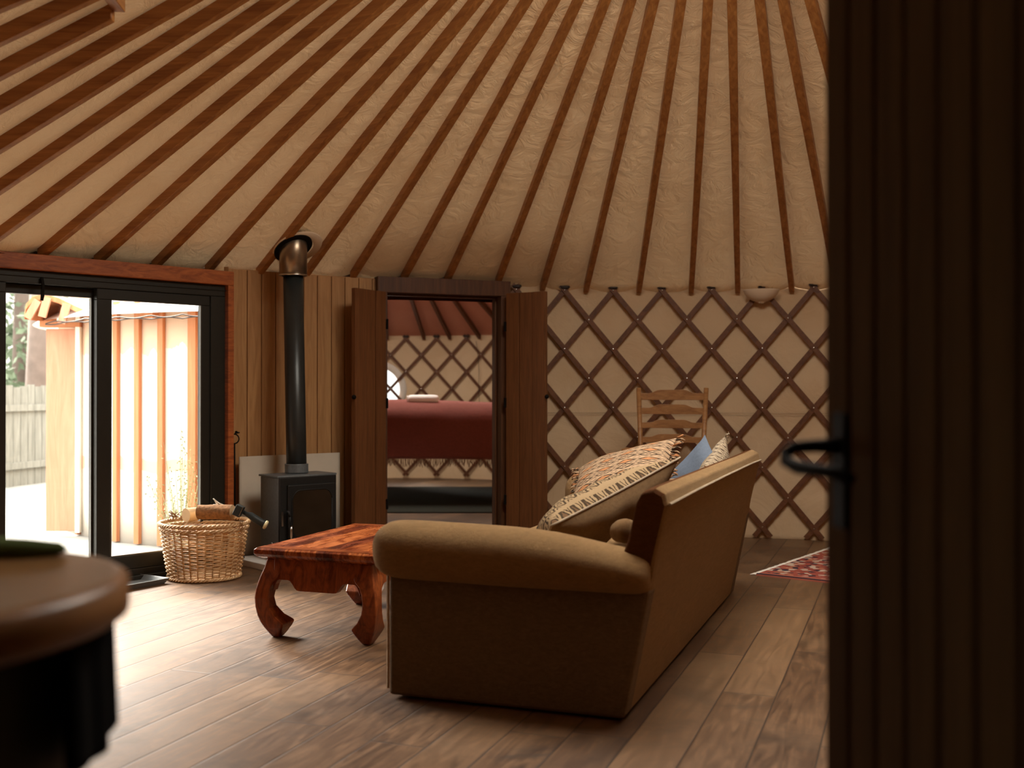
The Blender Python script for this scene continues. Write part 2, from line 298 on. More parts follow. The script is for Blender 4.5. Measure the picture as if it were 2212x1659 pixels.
# ================================================================ mesh helpers
class MB:
    def __init__(s): s.v = []; s.f = []; s.mi = []; s.cur = 0
    def add(s, vs, fs):
        o = len(s.v); s.v += [tuple(v) for v in vs]; s.f += [tuple(i + o for i in f) for f in fs]; s.mi += [s.cur] * len(fs); return s
    def box(s, c, d, mx=None):
        hx, hy, hz = d[0] / 2, d[1] / 2, d[2] / 2
        vs = [Vector((x, y, z)) for z in (-hz, hz) for x, y in ((-hx, -hy), (hx, -hy), (hx, hy), (-hx, hy))]
        if mx is not None: vs = [mx @ v for v in vs]
        vs = [v + Vector(c) for v in vs]
        return s.add(vs, [(3, 2, 1, 0), (4, 5, 6, 7), (0, 1, 5, 4), (1, 2, 6, 5), (2, 3, 7, 6), (3, 0, 4, 7)])
    def hull4(s, a, b):       # two quads joined (a, b lists of four points)
        return s.add(list(a) + list(b), [(3, 2, 1, 0), (4, 5, 6, 7), (0, 1, 5, 4), (1, 2, 6, 5), (2, 3, 7, 6), (3, 0, 4, 7)])
    def stack(s, rings, cap=True, close=True):
        n = len(rings[0]); vs = [p for r in rings for p in r]; fs = []
        for k in range(len(rings) - 1):
            for i in range(n if close else n - 1):
                j = (i + 1) % n; fs.append((k * n + i, k * n + j, (k + 1) * n + j, (k + 1) * n + i))
        if cap: fs.append(tuple(range(n - 1, -1, -1))); fs.append(tuple((len(rings) - 1) * n + i for i in range(n)))
        return s.add(vs, fs)
    def tube(s, path, r, n=8, cap=True, ell=1.0):
        path = [Vector(p) for p in path]; rs = r if isinstance(r, (list, tuple)) else [r] * len(path)
        rings = []; up = None
        for i, p in enumerate(path):
            d = (path[min(i + 1, len(path) - 1)] - path[max(i - 1, 0)]).normalized()
            if up is None: up = Vector((0, 0, 1)) if abs(d.z) < .9 else Vector((1, 0, 0))
            a = d.cross(up).normalized(); b = a.cross(d).normalized(); up = b
            rings.append([p + (a * cos(2 * pi * k / n) + b * sin(2 * pi * k / n) * ell) * rs[i] for k in range(n)])
        return s.stack(rings, cap)
    def ring(s, c, rad, r, n=32, m=8, mx=None, z=0):
        vs = []; fs = []
        for i in range(n):
            for k in range(m):
                a = 2 * pi * i / n; b = 2 * pi * k / m
                v = Vector(((rad + r * cos(b)) * cos(a), (rad + r * cos(b)) * sin(a), r * sin(b) + z))
                if mx is not None: v = mx @ v
                vs.append(v + Vector(c))
                fs.append((i * m + k, ((i + 1) % n) * m + k, ((i + 1) % n) * m + (k + 1) % m, i * m + (k + 1) % m))
        return s.add(vs, fs)
    def lathe(s, prof, c=(0, 0, 0), n=40, mx=None, cap=False, a0=0., a1=2 * pi):
        full = abs(a1 - a0 - 2 * pi) < 1e-6; N = n if full else n + 1; vs = []; fs = []
        for i in range(N):
            a = a0 + (a1 - a0) * i / n
            for r, z in prof:
                v = Vector((r * cos(a), r * sin(a), z)); v = mx @ v if mx is not None else v; vs.append(v + Vector(c))
        m = len(prof)
        for i in range(n):
            j = (i + 1) % N
            for k in range(m - 1): fs.append((i * m + k, j * m + k, j * m + k + 1, i * m + k + 1))
        return s.add(vs, fs)
    def grid(s, fn, nu, nv, cu=False):
        vs = [fn(i / nu, j / nv) for i in range(nu + (0 if cu else 1)) for j in range(nv + 1)]; fs = []
        N = nu if cu else nu + 1
        for i in range(nu):
            for j in range(nv):
                a = i * (nv + 1) + j; b = ((i + 1) % N) * (nv + 1) + j; fs.append((a, b, b + 1, a + 1))
        return s.add(vs, fs)
    def poly(s, pts, z0, z1):
        return s.stack([[(x, y, z0) for x, y in pts], [(x, y, z1) for x, y in pts]])
    def build(s, name, m, parent=None, smooth=False, bev=0., solid=0., sub=0, loc=(0, 0, 0), rot=(0, 0, 0), offset=0.):
        me = bpy.data.meshes.new(name); me.from_pydata(s.v, [], s.f)
        for x in (m if isinstance(m, (list, tuple)) else [m]): me.materials.append(x)
        for p, i in zip(me.polygons, s.mi): p.material_index = i; p.use_smooth = smooth
        me.validate(); me.update()
        o = bpy.data.objects.new(name, me); COL.objects.link(o); o.location = loc; o.rotation_euler = rot
        if parent is not None: o.parent = parent
        if solid: q = o.modifiers.new('solid', 'SOLIDIFY'); q.thickness = solid; q.offset = offset
        if bev: q = o.modifiers.new('bevel', 'BEVEL'); q.width = bev; q.segments = 2; q.limit_method = 'ANGLE'; q.angle_limit = R_(40)
        if sub: q = o.modifiers.new('sub', 'SUBSURF'); q.levels = sub; q.render_levels = sub
        return o
def tag(o, label, cat, group=None, kind=None):
    o['label'] = label; o['category'] = cat
    if group: o['group'] = group
    if kind: o['kind'] = kind
    return o
def struct(o): o['kind'] = 'structure'; return o
def empty(name, loc, label, cat, rz=0., group=None):
    o = bpy.data.objects.new(name, None); COL.objects.link(o); o.location = loc; o.rotation_euler = (0, 0, rz); o.empty_display_size = .1
    return tag(o, label, cat, group)
def rotz(a): return Matrix.Rotation(a, 3, 'Z')
# ================================================================ the yurt shell
TH = [-115.1, -109.6, -104.1, -98.55, -93.12, -88.08, -82.49, -77.1, -71.5, -65.72, -59.86, -53.72, -47.91, -42.25, -37.01, -31.62, -25.81, -20.79, -14.89, -9.72, -4.71, 1.32, 7.23, 12.4, 18.29, 23.13, 28.6, 34.1]
def hb_off(th):
    pts = [(-180, 0), (-75, -.02), (-60, -.01), (-45, .012), (-38, .025), (-31, .041), (-14, .041), (-9, .005), (10, -.012), (30, -.012), (180, 0)]
    for (a, x), (b, y) in zip(pts, pts[1:]):
        if a <= th <= b: return x + (y - x) * (th - a) / (b - a)
    return 0
allth = list(TH); t = TH[-1] + 5.54
while t < 360 + TH[0] - 3: allth.append(t); t += 5.54
def norm_th(t):
    t = (t + 180) % 360 - 180; return t
CRN = 1.0
def rline(r): return HB + (YR - r) * SL
# canvas roof, sagging a little between the rafters
mb = MB(); seq = allth + [allth[0] + 360]; cols = []
for a, b in zip(seq, seq[1:]):
    for k in range(8): cols.append((a + (b - a) * k / 8, k / 8, b - a))
NR = 34; vs = []
for (tdeg, fr, gap) in cols:
    for j in range(NR + 1):
        r = CRN + (YR + .035 - CRN) * j / NR
        sag = .10 * r * R_(gap) * sin(pi * fr) ** .8 if fr > 0 else 0
        wv = .006 * noise.noise(Vector((tdeg * .9, r * 5, 1)))
        x, y = pol(YC, r, R_(tdeg)); vs.append((x, y, rline(r) + .028 + hb_off(norm_th(tdeg)) * (r / YR) - sag + wv * (1 if fr > 0 else 0)))
fs = []; NC = len(cols)
for i in range(NC):
    for j in range(NR):
        a = i * (NR + 1) + j; b = ((i + 1) % NC) * (NR + 1) + j; fs.append((a, b, b + 1, a + 1))
mb.add(vs, fs); struct(mb.build('ceiling', M['canvas'], smooth=True))
# rafters
def rafter_mesh(r0, r1):
    m = MB(); rr = [r0 + (r1 - r0) * k / 6 for k in range(7)]; rings = []
    for r in rr:
        w = .019 + .011 * (YR - r) / YR; z = rline(r); n = Vector((0, -SL, -1)).normalized() * -1
        lo, hi = -.037 - .009 * (YR - r) / YR, .024
        rings.append([(-w, r, z + lo), (w, r, z + lo), (w, r, z + hi), (-w, r, z + hi)])
    return m.stack(rings)
full = rafter_mesh(YR + .005, CRN - .05)
fluesplit = 9.5
words = ['first', 'second', 'third', 'fourth', 'fifth', 'sixth', 'seventh', 'eighth', 'ninth', 'tenth', 'eleventh', 'twelfth', 'thirteenth', 'fourteenth']
proto = None
for i, tdeg in enumerate(TH):
    if i <= 13: lab = f'{words[13 - i]} orange-brown wooden rafter to the left of the stove flue, under the canvas roof'
    else: lab = f'{words[i - 14]} brown wooden rafter to the right of the stove flue, under the canvas roof'
    if i == 4: o = rafter_mesh(YR + .005, 2.42).build('rafter', M['rafter'], bev=.004)
    elif proto is None: o = proto = full.build('rafter', M['rafter'], bev=.004)
    else: o = proto.copy(); COL.objects.link(o)
    o.location = (YC[0], YC[1], hb_off(tdeg)); o.rotation_euler = (0, 0, -R_(tdeg))
    tag(o, lab, 'rafter', 'rafters fanning out under the canvas roof')
# trimmer block at upper left where one rafter stops
m = MB(); a = pol(YC, 2.40, R_(-98.3)); b = pol(YC, 2.40, R_(-92.8)); dx, dy = b[0] - a[0], b[1] - a[1]
m.box(((a[0] + b[0]) / 2, (a[1] + b[1]) / 2, rline(2.40) + .0), (sqrt(dx * dx + dy * dy), .045, .06), rotz(atan2(dy, dx)))
tag(m.build('roof_trimmer', M['rafter'], bev=.003), 'short wooden trimmer joining the ends of rafters at the upper left', 'trimmer')
# crown ring and dome, above the frame
m = MB(); m.lathe([(.93, rline(1.) - .06), (1.04, rline(1.) - .06), (1.04, rline(1.) + .06), (.93, rline(1.) + .06), (.93, rline(1.) - .06)], (YC[0], YC[1], 0), 48)
struct(m.build('trim_5', M['rafter']))
# wall canvas (split either side of doors)
def wall_patch(name, t0, t1, r, z0, z1, m_, c=YC, seam=False, hole=None, n=None, zoff=True):
    mb = MB(); n = n or max(4, int((t1 - t0) * 1.5))
    def fn(u, v):
        td = t0 + (t1 - t0) * u; off = hb_off(norm_th(td)) if zoff else 0
        z = z0 + (z1 + off - z0) * v
        rr = r + .006 * noise.noise(Vector((td * .06, z * 1.5, 3.1))) + (.02 * noise.noise(Vector((td * .22, 9, z * 6))) if z < .35 else 0)
        x, y = pol(c, rr, R_(td)); return (x, y, z)
    mb.grid(fn, n, 40); return struct(mb.build(name, m_, smooth=True, solid=.004))
wall_patch('wall_right', -15, 75, YR + .035, -.02, HB + .03, M['wallcanvas'])
wall_patch('wall_near_right', 75, 183.5, YR + .035, -.02, HB + .03, M['doorwood'])  # unseen near wall, given dark wood to dim this side
wall_patch('wall_left', -157.5, -84, YR + .035, -.02, HB + .03, M['doorwood'])  # dark wood here too, keeping the unseen near side dim
wall_patch('wall_leak_band', -90, -13, YR + .037, 1.76, 1.93, M['entryframe'], zoff=False)  # dark strip added behind the rafter feet to stop daylight leaking in
wall_patch('wall_leak_band_right', -13, 60, YR + .045, 1.80, 1.93, M['wallcanvas'], zoff=False)  # canvas strip added at the eave to block a daylight leak
# stitched seam round the wall canvas
m = MB()
for h in (.922, .905):
    m.tube([(*pol(YC, YR + .021, R_(-14 + 50 * k / 60)), h) for k in range(61)], .0012, 4)
s_ = struct(m.build('trim_6', plain('seam_thread', (.30, .22, .14), .9)))
# floor
def disc(c, r, n=96): return [pol(c, r, 2 * pi * k / n) for k in range(n)][::-1]
mb = MB(); mb.poly(disc(YC, YR + .05), -.06, 0.0); struct(mb.build('floor', M['floor']))
mb = MB(); mb.poly(disc(BC, BR + .04), -.06, -.0015); struct(mb.build('floor_bedroom', M['floor']))
mb = MB(); mb.box((.15, -.2, -.034), (2.2, 2.1, .06)); struct(mb.build('floor_entry', M['floor']))
# unseen enclosure added round the camera to block light from the entry side
m = MB(); m.box((-.72, -.35, .95), (.05, 2.2, 2.1)); struct(m.build('wall_block_left', M['entryframe']))
m = MB(); m.box((1.1, -.35, .95), (.05, 2.2, 2.1)); struct(m.build('wall_block_right', M['entryframe']))
m = MB(); m.box((.2, -1.45, .95), (1.9, .05, 2.1)); struct(m.build('wall_block_rear', M['entryframe']))
m = MB(); m.box((.2, -.35, 2.02), (1.9, 2.3, .05)); struct(m.build('ceiling_block', M['entryframe']))
m = MB(); a = pol(YC, YR + .02, R_(-156.5)); b = pol(YC, YR + .02, R_(-175.8))
m.box((a[0], a[1], .9), (.06, .1, 1.8), rotz(R_(-20)))
m.box((b[0] + .03, b[1], .9), (.06, .1, 1.8)); m.box(((a[0] + b[0]) / 2, (a[1] + b[1]) / 2, 1.82), (1.15, .1, .07), rotz(atan2(b[1] - a[1], b[0] - a[0])))
struct(m.build('door_3_frame', M['entryframe'], bev=.004))
# ---------------------------------------------------------------- trellis
def trellis(name, c, r, top, dz, t0, dth, ncol, rows, w, label, zleg=.0, skip=None, bolts=True, th=.010, tmin=-1e9, tmax=1e9):
    root = empty(name, (*pol(c, r, R_(t0 + dth * ncol / 2)), 0), label, 'lattice wall')
    inv = Vector(root.location)
    for s in (1, -1):
        rad = r if s < 0 else r - th - .001
        for k in range(-rows, ncol + rows + 1):
            t_start = t0 + dth * k                                     # top node
            seg = []
            K = rows * 6 + 5
            for q in range(-1, K):
                tt = t_start + s * dth / 2 * q / 6; zz = top - dz * q / 6
                if tt < tmin or tt > tmax or zz < .004: continue
                seg.append((tt, zz))
            if len(seg) < 5: continue
            m = MB(); rings = []
            ang = atan2(dz, R_(dth / 2) * r)
            for tt, zz in seg:
                x, y = pol(c, rad, R_(tt)); o = Vector((sin(R_(tt)), cos(R_(tt)), 0)); tg = Vector((cos(R_(tt)), -sin(R_(tt)), 0)) * s
                nrm = tg * sin(ang) + Vector((0, 0, cos(ang)))
                p = Vector((x, y, zz)) - inv
                rings.append([p - nrm * w / 2 - o * th / 2, p + nrm * w / 2 - o * th / 2, p + nrm * w / 2 + o * th / 2, p - nrm * w / 2 + o * th / 2])
            m.stack(rings); m.build('lath', M['lath'], root)
    m = MB(); bp = None
    for row in range(rows + 1):
        for k in range(-1, ncol + 2):
            tt = t0 + dth * (k + (.5 if row % 2 else 0)); zz = top - dz * row
            if tt < tmin + .5 or tt > tmax - .5 or zz < 0: continue
            x, y = pol(c, r - th - .008, R_(tt)); p = Vector((x, y, zz)) - inv
            if bp is None:
                m.lathe([(0, .003), (.004, .002), (.006, 0)], (0, 0, 0), 8, Matrix.Rotation(R_(90), 3, 'X')); bo = bp = m.build('bolt', M['chrome'], root)
            else: bo = bp.copy(); COL.objects.link(bo)
            bo.location = p; bo.rotation_euler = (0, 0, -R_(tt))
    # the knots of cord that tie the rafters to the lattice
    for k in range(0, ncol + 1):
        tt = t0 + dth * k
        if tt < tmin + .5 or tt > tmax - .5: continue
        x, y = pol(c, r - .012, R_(tt)); p = Vector((x, y, top + .022)) - inv
        m = MB(); m.tube([p + Vector((-.035, 0, .006)), p + Vector((-.018, -.004, -.002)), p, p + Vector((.018, -.004, -.002)), p + Vector((.035, 0, .006))], [.007, .013, .014, .013, .007], 8)
        m.build('cord_knot', M['wire'], root, smooth=True)
    return root
trellis('trellis', YC, YR - .004, 1.833, .218, -12.8, 5.58, 8, 8, .036, 'wooden diamond lattice along the cream canvas wall behind the sofa', tmin=-14.4, tmax=33)
def bth(px): # angle on bedroom far wall
    u = (px - CXP) / F; a = 1 + u * u; b = -2 * (u * BC[0] + BC[1]); cc = BC[0] ** 2 + BC[1] ** 2 - BR * BR
    z = (-b + sqrt(b * b - 4 * a * cc)) / (2 * a); return math.degrees(atan2(u * z - BC[0], z - BC[1])), z
b0, b1 = bth(877)[0], bth(1008)[0]; bd = (b1 - b0) / 2
trellis('bedroom_trellis', BC, BR - .004, 1.724, .207, b0 - 3 * bd, bd, 9, 8, .034, 'dark diamond lattice on the far bedroom wall behind the bed', tmin=b0 - 3.6 * bd, tmax=b0 + 6 * bd)
# ---------------------------------------------------------------- bedroom shell
wt = bth(817)[0]; wz = hgt(841, bth(817)[1]); WRAD = .262
mb = MB()
tA, tB = -100, 100; nn = 200; mm = 60
def inhole(tt, z): return ((R_(tt - wt) * BR) ** 2 + (z - wz) ** 2) < (WRAD + .03) ** 2
vs = []; fs = []
for i in range(nn + 1):
    tt = tA + (tB - tA) * i / nn
    for j in range(mm + 1):
        z = -.02 + (BHB + .085) * j / mm; vs.append((*pol(BC, BR + .03, R_(tt)), z))
for i in range(nn):
    for j in range(mm):
        tt = tA + (tB - tA) * (i + .5) / nn; z = -.02 + (BHB + .085) * (j + .5) / mm
        if inhole(tt, z): continue
        a = i * (mm + 1) + j; fs.append((a, a + mm + 1, a + mm + 2, a + 1))
mb.add(vs, fs); struct(mb.build('wall_bedroom', M['wallcanvas'], smooth=True))
def onwall(ang, rad, r=BR + .02):
    tt = R_(wt) + rad * sin(ang) / BR; return Vector((*pol(BC, r, tt), wz + rad * cos(ang)))
m = MB(); m.grid(lambda u, v: onwall(2 * pi * u, WRAD + .085 * v), 48, 1, True)
w2 = struct(m.build('window_2', M['cloth_white'], smooth=True, solid=.012))
m = MB(); m.grid(lambda u, v: onwall(2 * pi * u, WRAD * v + .0001, BR + .028), 48, 4, True); m.build('pane', M['plastic'], w2, smooth=True)
def cone(name, c, r0, r1, hb, sl, m_, dz, a0=0., a1=360.):
    mb = MB(); mb.grid(lambda u, v: (*pol(c, r0 + (r1 - r0) * v, R_(a0 + (a1 - a0) * u)), hb + (BR - (r0 + (r1 - r0) * v)) * sl + dz), 120, 14)
    return struct(mb.build(name, m_, smooth=True))
cone('ceiling_bedroom', BC, .5, BR + .03, BHB, BSL, M['pinkcanvas'], .036)
cone('roof_bedroom', BC, .55, BR + .34, BHB, BSL, M['whitecanvas'], .10, 186, 480)
m = MB()
brm = MB(); rings = []
for k in range(3):
    r = BR + (.5 - BR) * k / 2; z = BHB + (BR - r) * BSL; rings.append([(-.017, r, z - .03), (.017, r, z - .03), (.017, r, z + .026), (-.017, r, z + .026)])
brm.stack(rings); proto = None
bths = [b0 + bd * (k + .5) for k in range(-2, 5)]
near = ['leftmost', 'second from the left', 'third from the left', 'fourth from the left', 'fifth from the left', 'sixth from the left', 'rightmost']
# angles read from the photograph: base pixels of the visible bedroom rafters
for i, px in enumerate((837, 916, 972, 1036, 1104, 1180)):
    tt = bth(px)[0]
    if proto is None: o = proto = brm.build('bedroom_rafter', M['lath'])
    else: o = proto.copy(); COL.objects.link(o)
    o.location = (BC[0], BC[1], 0); o.rotation_euler = (0, 0, -R_(tt))
    tag(o, f'dark rafter under the pink bedroom roof, {near[i]} seen through the doorway', 'rafter', 'bedroom rafters')
# bedroom side / rear walls (near half) so no light leaks in round the doorway
m = MB(); m.grid(lambda u, v: (*pol(BC, BR + .03, R_(100 + (146 - 100) * u)), 1.9 * v), 24, 2); struct(m.build('wall_bedroom_right', M['wallcanvas'], smooth=True))
m = MB(); m.grid(lambda u, v: (*pol(BC, BR + .03, R_(182 + (260 - 182) * u)), 1.9 * v), 40, 2); struct(m.build('wall_bedroom_left', M['wallcanvas'], smooth=True))
# light cable hanging down the far wall
m = MB(); tt = bth(1033)[0]
pts = [(tt - .3, 1.68), (tt + .2, 1.5), (tt + .5, 1.3), (tt + .35, 1.1), (tt + .6, .95), (tt - .2, .6)]
m.tube([(*pol(BC, BR - .03, R_(a)), z) for a, z in pts], .003, 5); tag(m.build('light_cable', M['wire']), 'thin dark cable hanging down the far bedroom wall', 'cable')
# ---------------------------------------------------------------- panelled wall left of the doorway
WOODR = YR - .03
def pth(px, r=YR):
    u = (px - CXP) / F; a = 1 + u * u; b = -2 * (u * YC[0] + YC[1]); cc = YC[0] ** 2 + YC[1] ** 2 - r * r
    z = (-b + sqrt(b * b - 4 * a * cc)) / (2 * a); return math.degrees(atan2(u * z - YC[0], z - YC[1]))
m = MB(); t0, t1 = pth(492, WOODR), pth(822, WOODR); nb = 11; seams = [pth(p, WOODR) for p in (503, 534, 565, 595.5, 626, 656, 685.5, 716, 745, 775, 804)]
edges = [t0] + seams[1:] + [t1]
for a, b in zip(edges, edges[1:]):
    g = .09; q = [pol(YC, WOODR, R_(a + g / 2)), pol(YC, WOODR, R_(b - g / 2)), pol(YC, WOODR + .018, R_(b - g / 2)), pol(YC, WOODR + .018, R_(a + g / 2))]
    m.poly(q, .0, HB + .015)
q = [pol(YC, WOODR + .012, R_(t0 + (t1 - t0) * k / 12)) for k in range(13)]; q2 = [pol(YC, WOODR + .03, R_(t0 + (t1 - t0) * k / 12)) for k in range(13)][::-1]
m.poly(q + q2, .0, HB + .02)
struct(m.build('wall_back', M['panel'], bev=.0025))
# dark gap strip above boards and door head
# ================================================================ sliding glass door (window wall) at left
P2 = Vector((-1.77, 6.683)); E = Vector((-.69, -.725)).normalized(); EN = Vector((-E.y, E.x))       # EN points into the room?
if EN.dot(YC - P2) < 0: EN = -EN
def tpx(px):
    u = (px - CXP) / F; return (u * P2.y - P2.x) / (E.x - u * E.y)
def dp(t, d, z): p = P2 + E * t + EN * d; return Vector((p.x, p.y, z))
def dbox(m, ta, tb, d0, d1, z0, z1):
    m.hull4([dp(ta, d0, z0), dp(tb, d0, z0), dp(tb, d1, z0), dp(ta, d1, z0)], [dp(ta, d0, z1), dp(tb, d0, z1), dp(tb, d1, z1), dp(ta, d1, z1)])
tr = tpx(486); g1 = tpx(437); g2 = tpx(241); g3 = tpx(209); g4 = tpx(18); wpan = g4 - g3; st = g3 - g2
g5 = g4 + st; g6 = g5 + wpan; g7 = g6 + st; g8 = g7 + wpan; tl = g8 + .12
TOP, BOT = 1.735, .0
d1_ = struct(MB().build('window_1', M['alu'])) ; bpy.data.objects.remove(d1_)
root = bpy.data.objects.new('window_1', None); COL.objects.link(root); root['kind'] = 'structure'
m = MB()
dbox(m, tr, tl, -.10, .0, 1.665, TOP); dbox(m, tr, tl, -.10, .0, 0.0, .065); dbox(m, tr, g1 - .058, -.10, .0, .065, 1.665); dbox(m, tl - .06, tl, -.10, .0, .065, 1.665)
m.build('frame', M['alu'], root, bev=.004)
m = MB(); dbox(m, tr, tl, .0, .035, 0., .03); dbox(m, tr - .01, tl, .0, .006, 1.70, 1.705)
m.build('track', M['alu'], root, bev=.003)
def leafp(a, b, d, sa, sb, zt, zb=.145):
    m = MB(); dbox(m, a - sa, b + sb, d - .045, d, zt, 1.665); dbox(m, a - sa, b + sb, d - .045, d, .065, zb)
    dbox(m, a - sa, a, d - .045, d, zb, zt); dbox(m, b, b + sb, d - .045, d, zb, zt)
    s = m.build('sash', M['alu'], root, bev=.004)
    m = MB(); dbox(m, a, b, d - .026, d - .020, zb, zt); m.build('pane', M['glass'], s)
    m = MB(); dbox(m, a + .0, a + .006, d - .018, d - .002, zb, zt); dbox(m, b - .006, b, d - .018, d - .002, zb, zt); dbox(m, a, b, d - .018, d - .002, zb, zb + .006); m.build('glazing_bead', M['aluedge'], s)
leafp(g1, g2, -.008, .056, st * .95, 1.604)
leafp(g3, g4, -.055, st * .9, st, 1.613)
leafp(g5, g6, -.008, st * .9, st, 1.61)
leafp(g7, g8, -.055, st * .9, .06, 1.61)
m = MB(); tc = tpx(88); z = 1.66
m.tube([dp(tc, .012, 1.70), dp(tc, .025, 1.66), dp(tc, .02, 1.60), dp(tc + .004, .02, 1.575)], [.008, .009, .010, .008], 6)
m.build('catch', M['iron'], root)
# timber lintel and post
m = MB(); dbox(m, tpx(500), tl + .05, -.06, .03, TOP, 1.822); struct(m.build('trim_1', M['lintel'], bev=.005))
m = MB(); dbox(m, tpx(500), tpx(487.5), -.06, .03, .0, TOP); struct(m.build('trim_2', M['lintel'], bev=.004))
# fills: cheek between the timber post and the wall line, and beyond the far end of the window wall
m = MB(); e1 = dp(tl + .02, -.05, 0); w1 = pol(YC, YR + .03, R_(-86))
m.poly([(e1.x, e1.y), (w1[0], w1[1]), (w1[0] - .02, w1[1] - .02), (e1.x - .03, e1.y - .03)], 0, HB + .05); struct(m.build('trim_3', M['panel']))
m = MB(); e0 = dp(tpx(497), -.02, 0); w0 = pol(YC, WOODR + .02, R_(pth(492, WOODR)) + .0)
m.poly([(e0.x, e0.y), (w0[0], w0[1]), (w0[0] - .02, w0[1] + .02), (e0.x - .03, e0.y + .01)], 0, HB); struct(m.build('trim_4', M['panel']))
# ceiling-level cover between lintel and canvas edge
m = MB(); pts = [dp(tpx(500) + (tl - tpx(500)) * k / 10, -.0, 0) for k in range(11)]
q = [(p.x, p.y) for p in pts]; arc = [pol(YC, YR + .2, R_(-88 + 42 * k / 12)) for k in range(13)]
m.poly(q + arc, 1.812, 1.822); struct(m.build('trim_7', M['entryframe']))
pc = dp((g1 + g8) / 2, -.14, .88)
portal('window_portal', pc, (R_(90), 0, atan2(E.y, E.x) + (0 if True else pi)), abs(g8 - g1) + .3, 1.6)
# ================================================================ inner doorway to bedroom
A_ = Vector((-.945, 7.60)); B_ = Vector((-.02, 7.97)); DE = (B_ - A_).normalized(); DN = Vector((DE.y, -DE.x))
def qp(s, d, z): p = A_ + DE * s + DN * d; return Vector((p.x, p.y, z))
def qbox(m, a, b, d0, d1, z0, z1): m.hull4([qp(a, d0, z0), qp(b, d0, z0), qp(b, d1, z0), qp(a, d1, z0)], [qp(a, d0, z1), qp(b, d0, z1), qp(b, d1, z1), qp(a, d1, z1)])
LW = (B_ - A_).length
m = MB(); qbox(m, 0, .07, -.16, .03, 0, 1.775); qbox(m, LW - .075, LW, -.16, .03, 0, 1.775); qbox(m, -.0, LW, -.16, .03, 1.775, 1.885)
qbox(m, .07, .085, -.10, -.06, 0, 1.775); qbox(m, LW - .09, LW - .075, -.10, -.06, 0, 1.775); qbox(m, .07, LW - .07, -.10, -.06, 1.76, 1.775)
d_ = struct(m.build('door_1_frame', M['framewood'], bev=.003))
# sealing panels each side of the frame and overhead, added to block light leaks
m = MB(); qbox(m, -.35, -.0, -.30, -.10, 0, 2.1); qbox(m, LW, LW + .45, -.30, -.10, 0, 2.1); qbox(m, -.35, LW + .45, -.30, -.10, 1.885, 2.6); qbox(m, -.45, LW + .55, -1.0, -.28, 1.90, 1.95); qbox(m, -.45, -.35, -1.0, -.28, 0, 1.95); qbox(m, LW + .45, LW + .55, -1.0, -.28, 0, 1.95)
struct(m.build('wall_passage_seal', M['entryframe']))
def leaf(name, hinge, free, zt, label, flip):
    h = Vector(hinge); f_ = Vector(free); d = (f_ - h).normalized(); n = Vector((-d.y, d.x)) * flip; L = (f_ - h).length
    r = empty(name, (h.x, h.y, 0.0), label, 'door', group='pair of bedroom door leaves'); T = .034
    def lb(m, a, b, e0, e1, z0, z1):
        pt = lambda s, e, z: (d.x * s + n.x * e, d.y * s + n.y * e, z)
        m.hull4([pt(a, e0, z0), pt(b, e0, z0), pt(b, e1, z0), pt(a, e1, z0)], [pt(a, e0, z1), pt(b, e0, z1), pt(b, e1, z1), pt(a, e1, z1)])
    w = L / 3
    for k in range(3):
        m = MB(); lb(m, k * w + .002, (k + 1) * w - .002, 0 if k != 1 else .006, T, .02, zt); m.build('plank', M['doorwood'], r, bev=.003)
    m = MB()
    for z in (.25, .95, 1.6): lb(m, .02, L - .02, T, T + .018, z - .05, z + .05)
    m.build('ledge', M['doorwood'], r, bev=.003)
    m = MB()
    for z in (.3, 1.0, 1.55): lb(m, -.012, .006, -.008, T + .002, z - .035, z + .035)
    m.build('hinge', M['iron'], r)
    m = MB(); c = (d.x * (L + .012), d.y * (L + .012), 1.045)
    m.lathe([(0, .02), (.012, .016), (.016, .005), (.010, -.012), (.008, -.02)], c, 12, Matrix.Rotation(R_(90), 3, 'X')); m.build('knob', M['iron'], r, smooth=True)
    return r
leaf('bedroom_door', (-.872, 7.555), (-1.045, 7.26), 1.775, 'left brown wooden door leaf beside the wood stove, folded open', -1)
leaf('bedroom_door', (-.045, 7.86), (.235, 7.68), 1.79, 'right brown wooden door leaf next to the lattice wall, folded open', 1)
# ================================================================ entry door (blurred, right)
HG = Vector((.585, .74)); FE = Vector((.462, 1.605)); dd = (HG - FE).normalized(); dn = Vector((-dd.y, dd.x))
if dn.x > 0: dn = -dn
DL = (HG - FE).length
root = empty('entry_door', (HG.x, HG.y, 0), 'open brown boarded entry door filling the right edge of the view', 'door')
org = Vector((HG.x, HG.y, 0))
def ep(s, d, z): p = FE + dd * s + dn * d; return Vector((p.x, p.y, z)) - org
def ebox(m, a, b, d0, d1, z0, z1): m.hull4([ep(a, d0, z0), ep(b, d0, z0), ep(b, d1, z0), ep(a, d1, z0)], [ep(a, d0, z1), ep(b, d0, z1), ep(b, d1, z1), ep(a, d1, z1)])
nb = 11; bw = DL / nb
for k in range(nb):
    m = MB(); ebox(m, k * bw + .0, (k + 1) * bw - .008, -.004 if k % 2 else -.0, 0.0 if k % 2 else .003, .02, 1.78); 
    m = MB(); ebox(m, k * bw, (k + 1) * bw - .009, -.02, 0, .02, 1.78); m.build('board', M['entry'], root, bev=.004)
m = MB(); ebox(m, 0, DL, -.042, -.02, .02, 1.78); m.build('backing', M['entry'], root)
m = MB(); s0 = .055; ebox(m, s0 - .018, s0 + .022, 0, .007, .902, 1.066); hr = m.build('handle_plate', M['iron'], root, bev=.003)
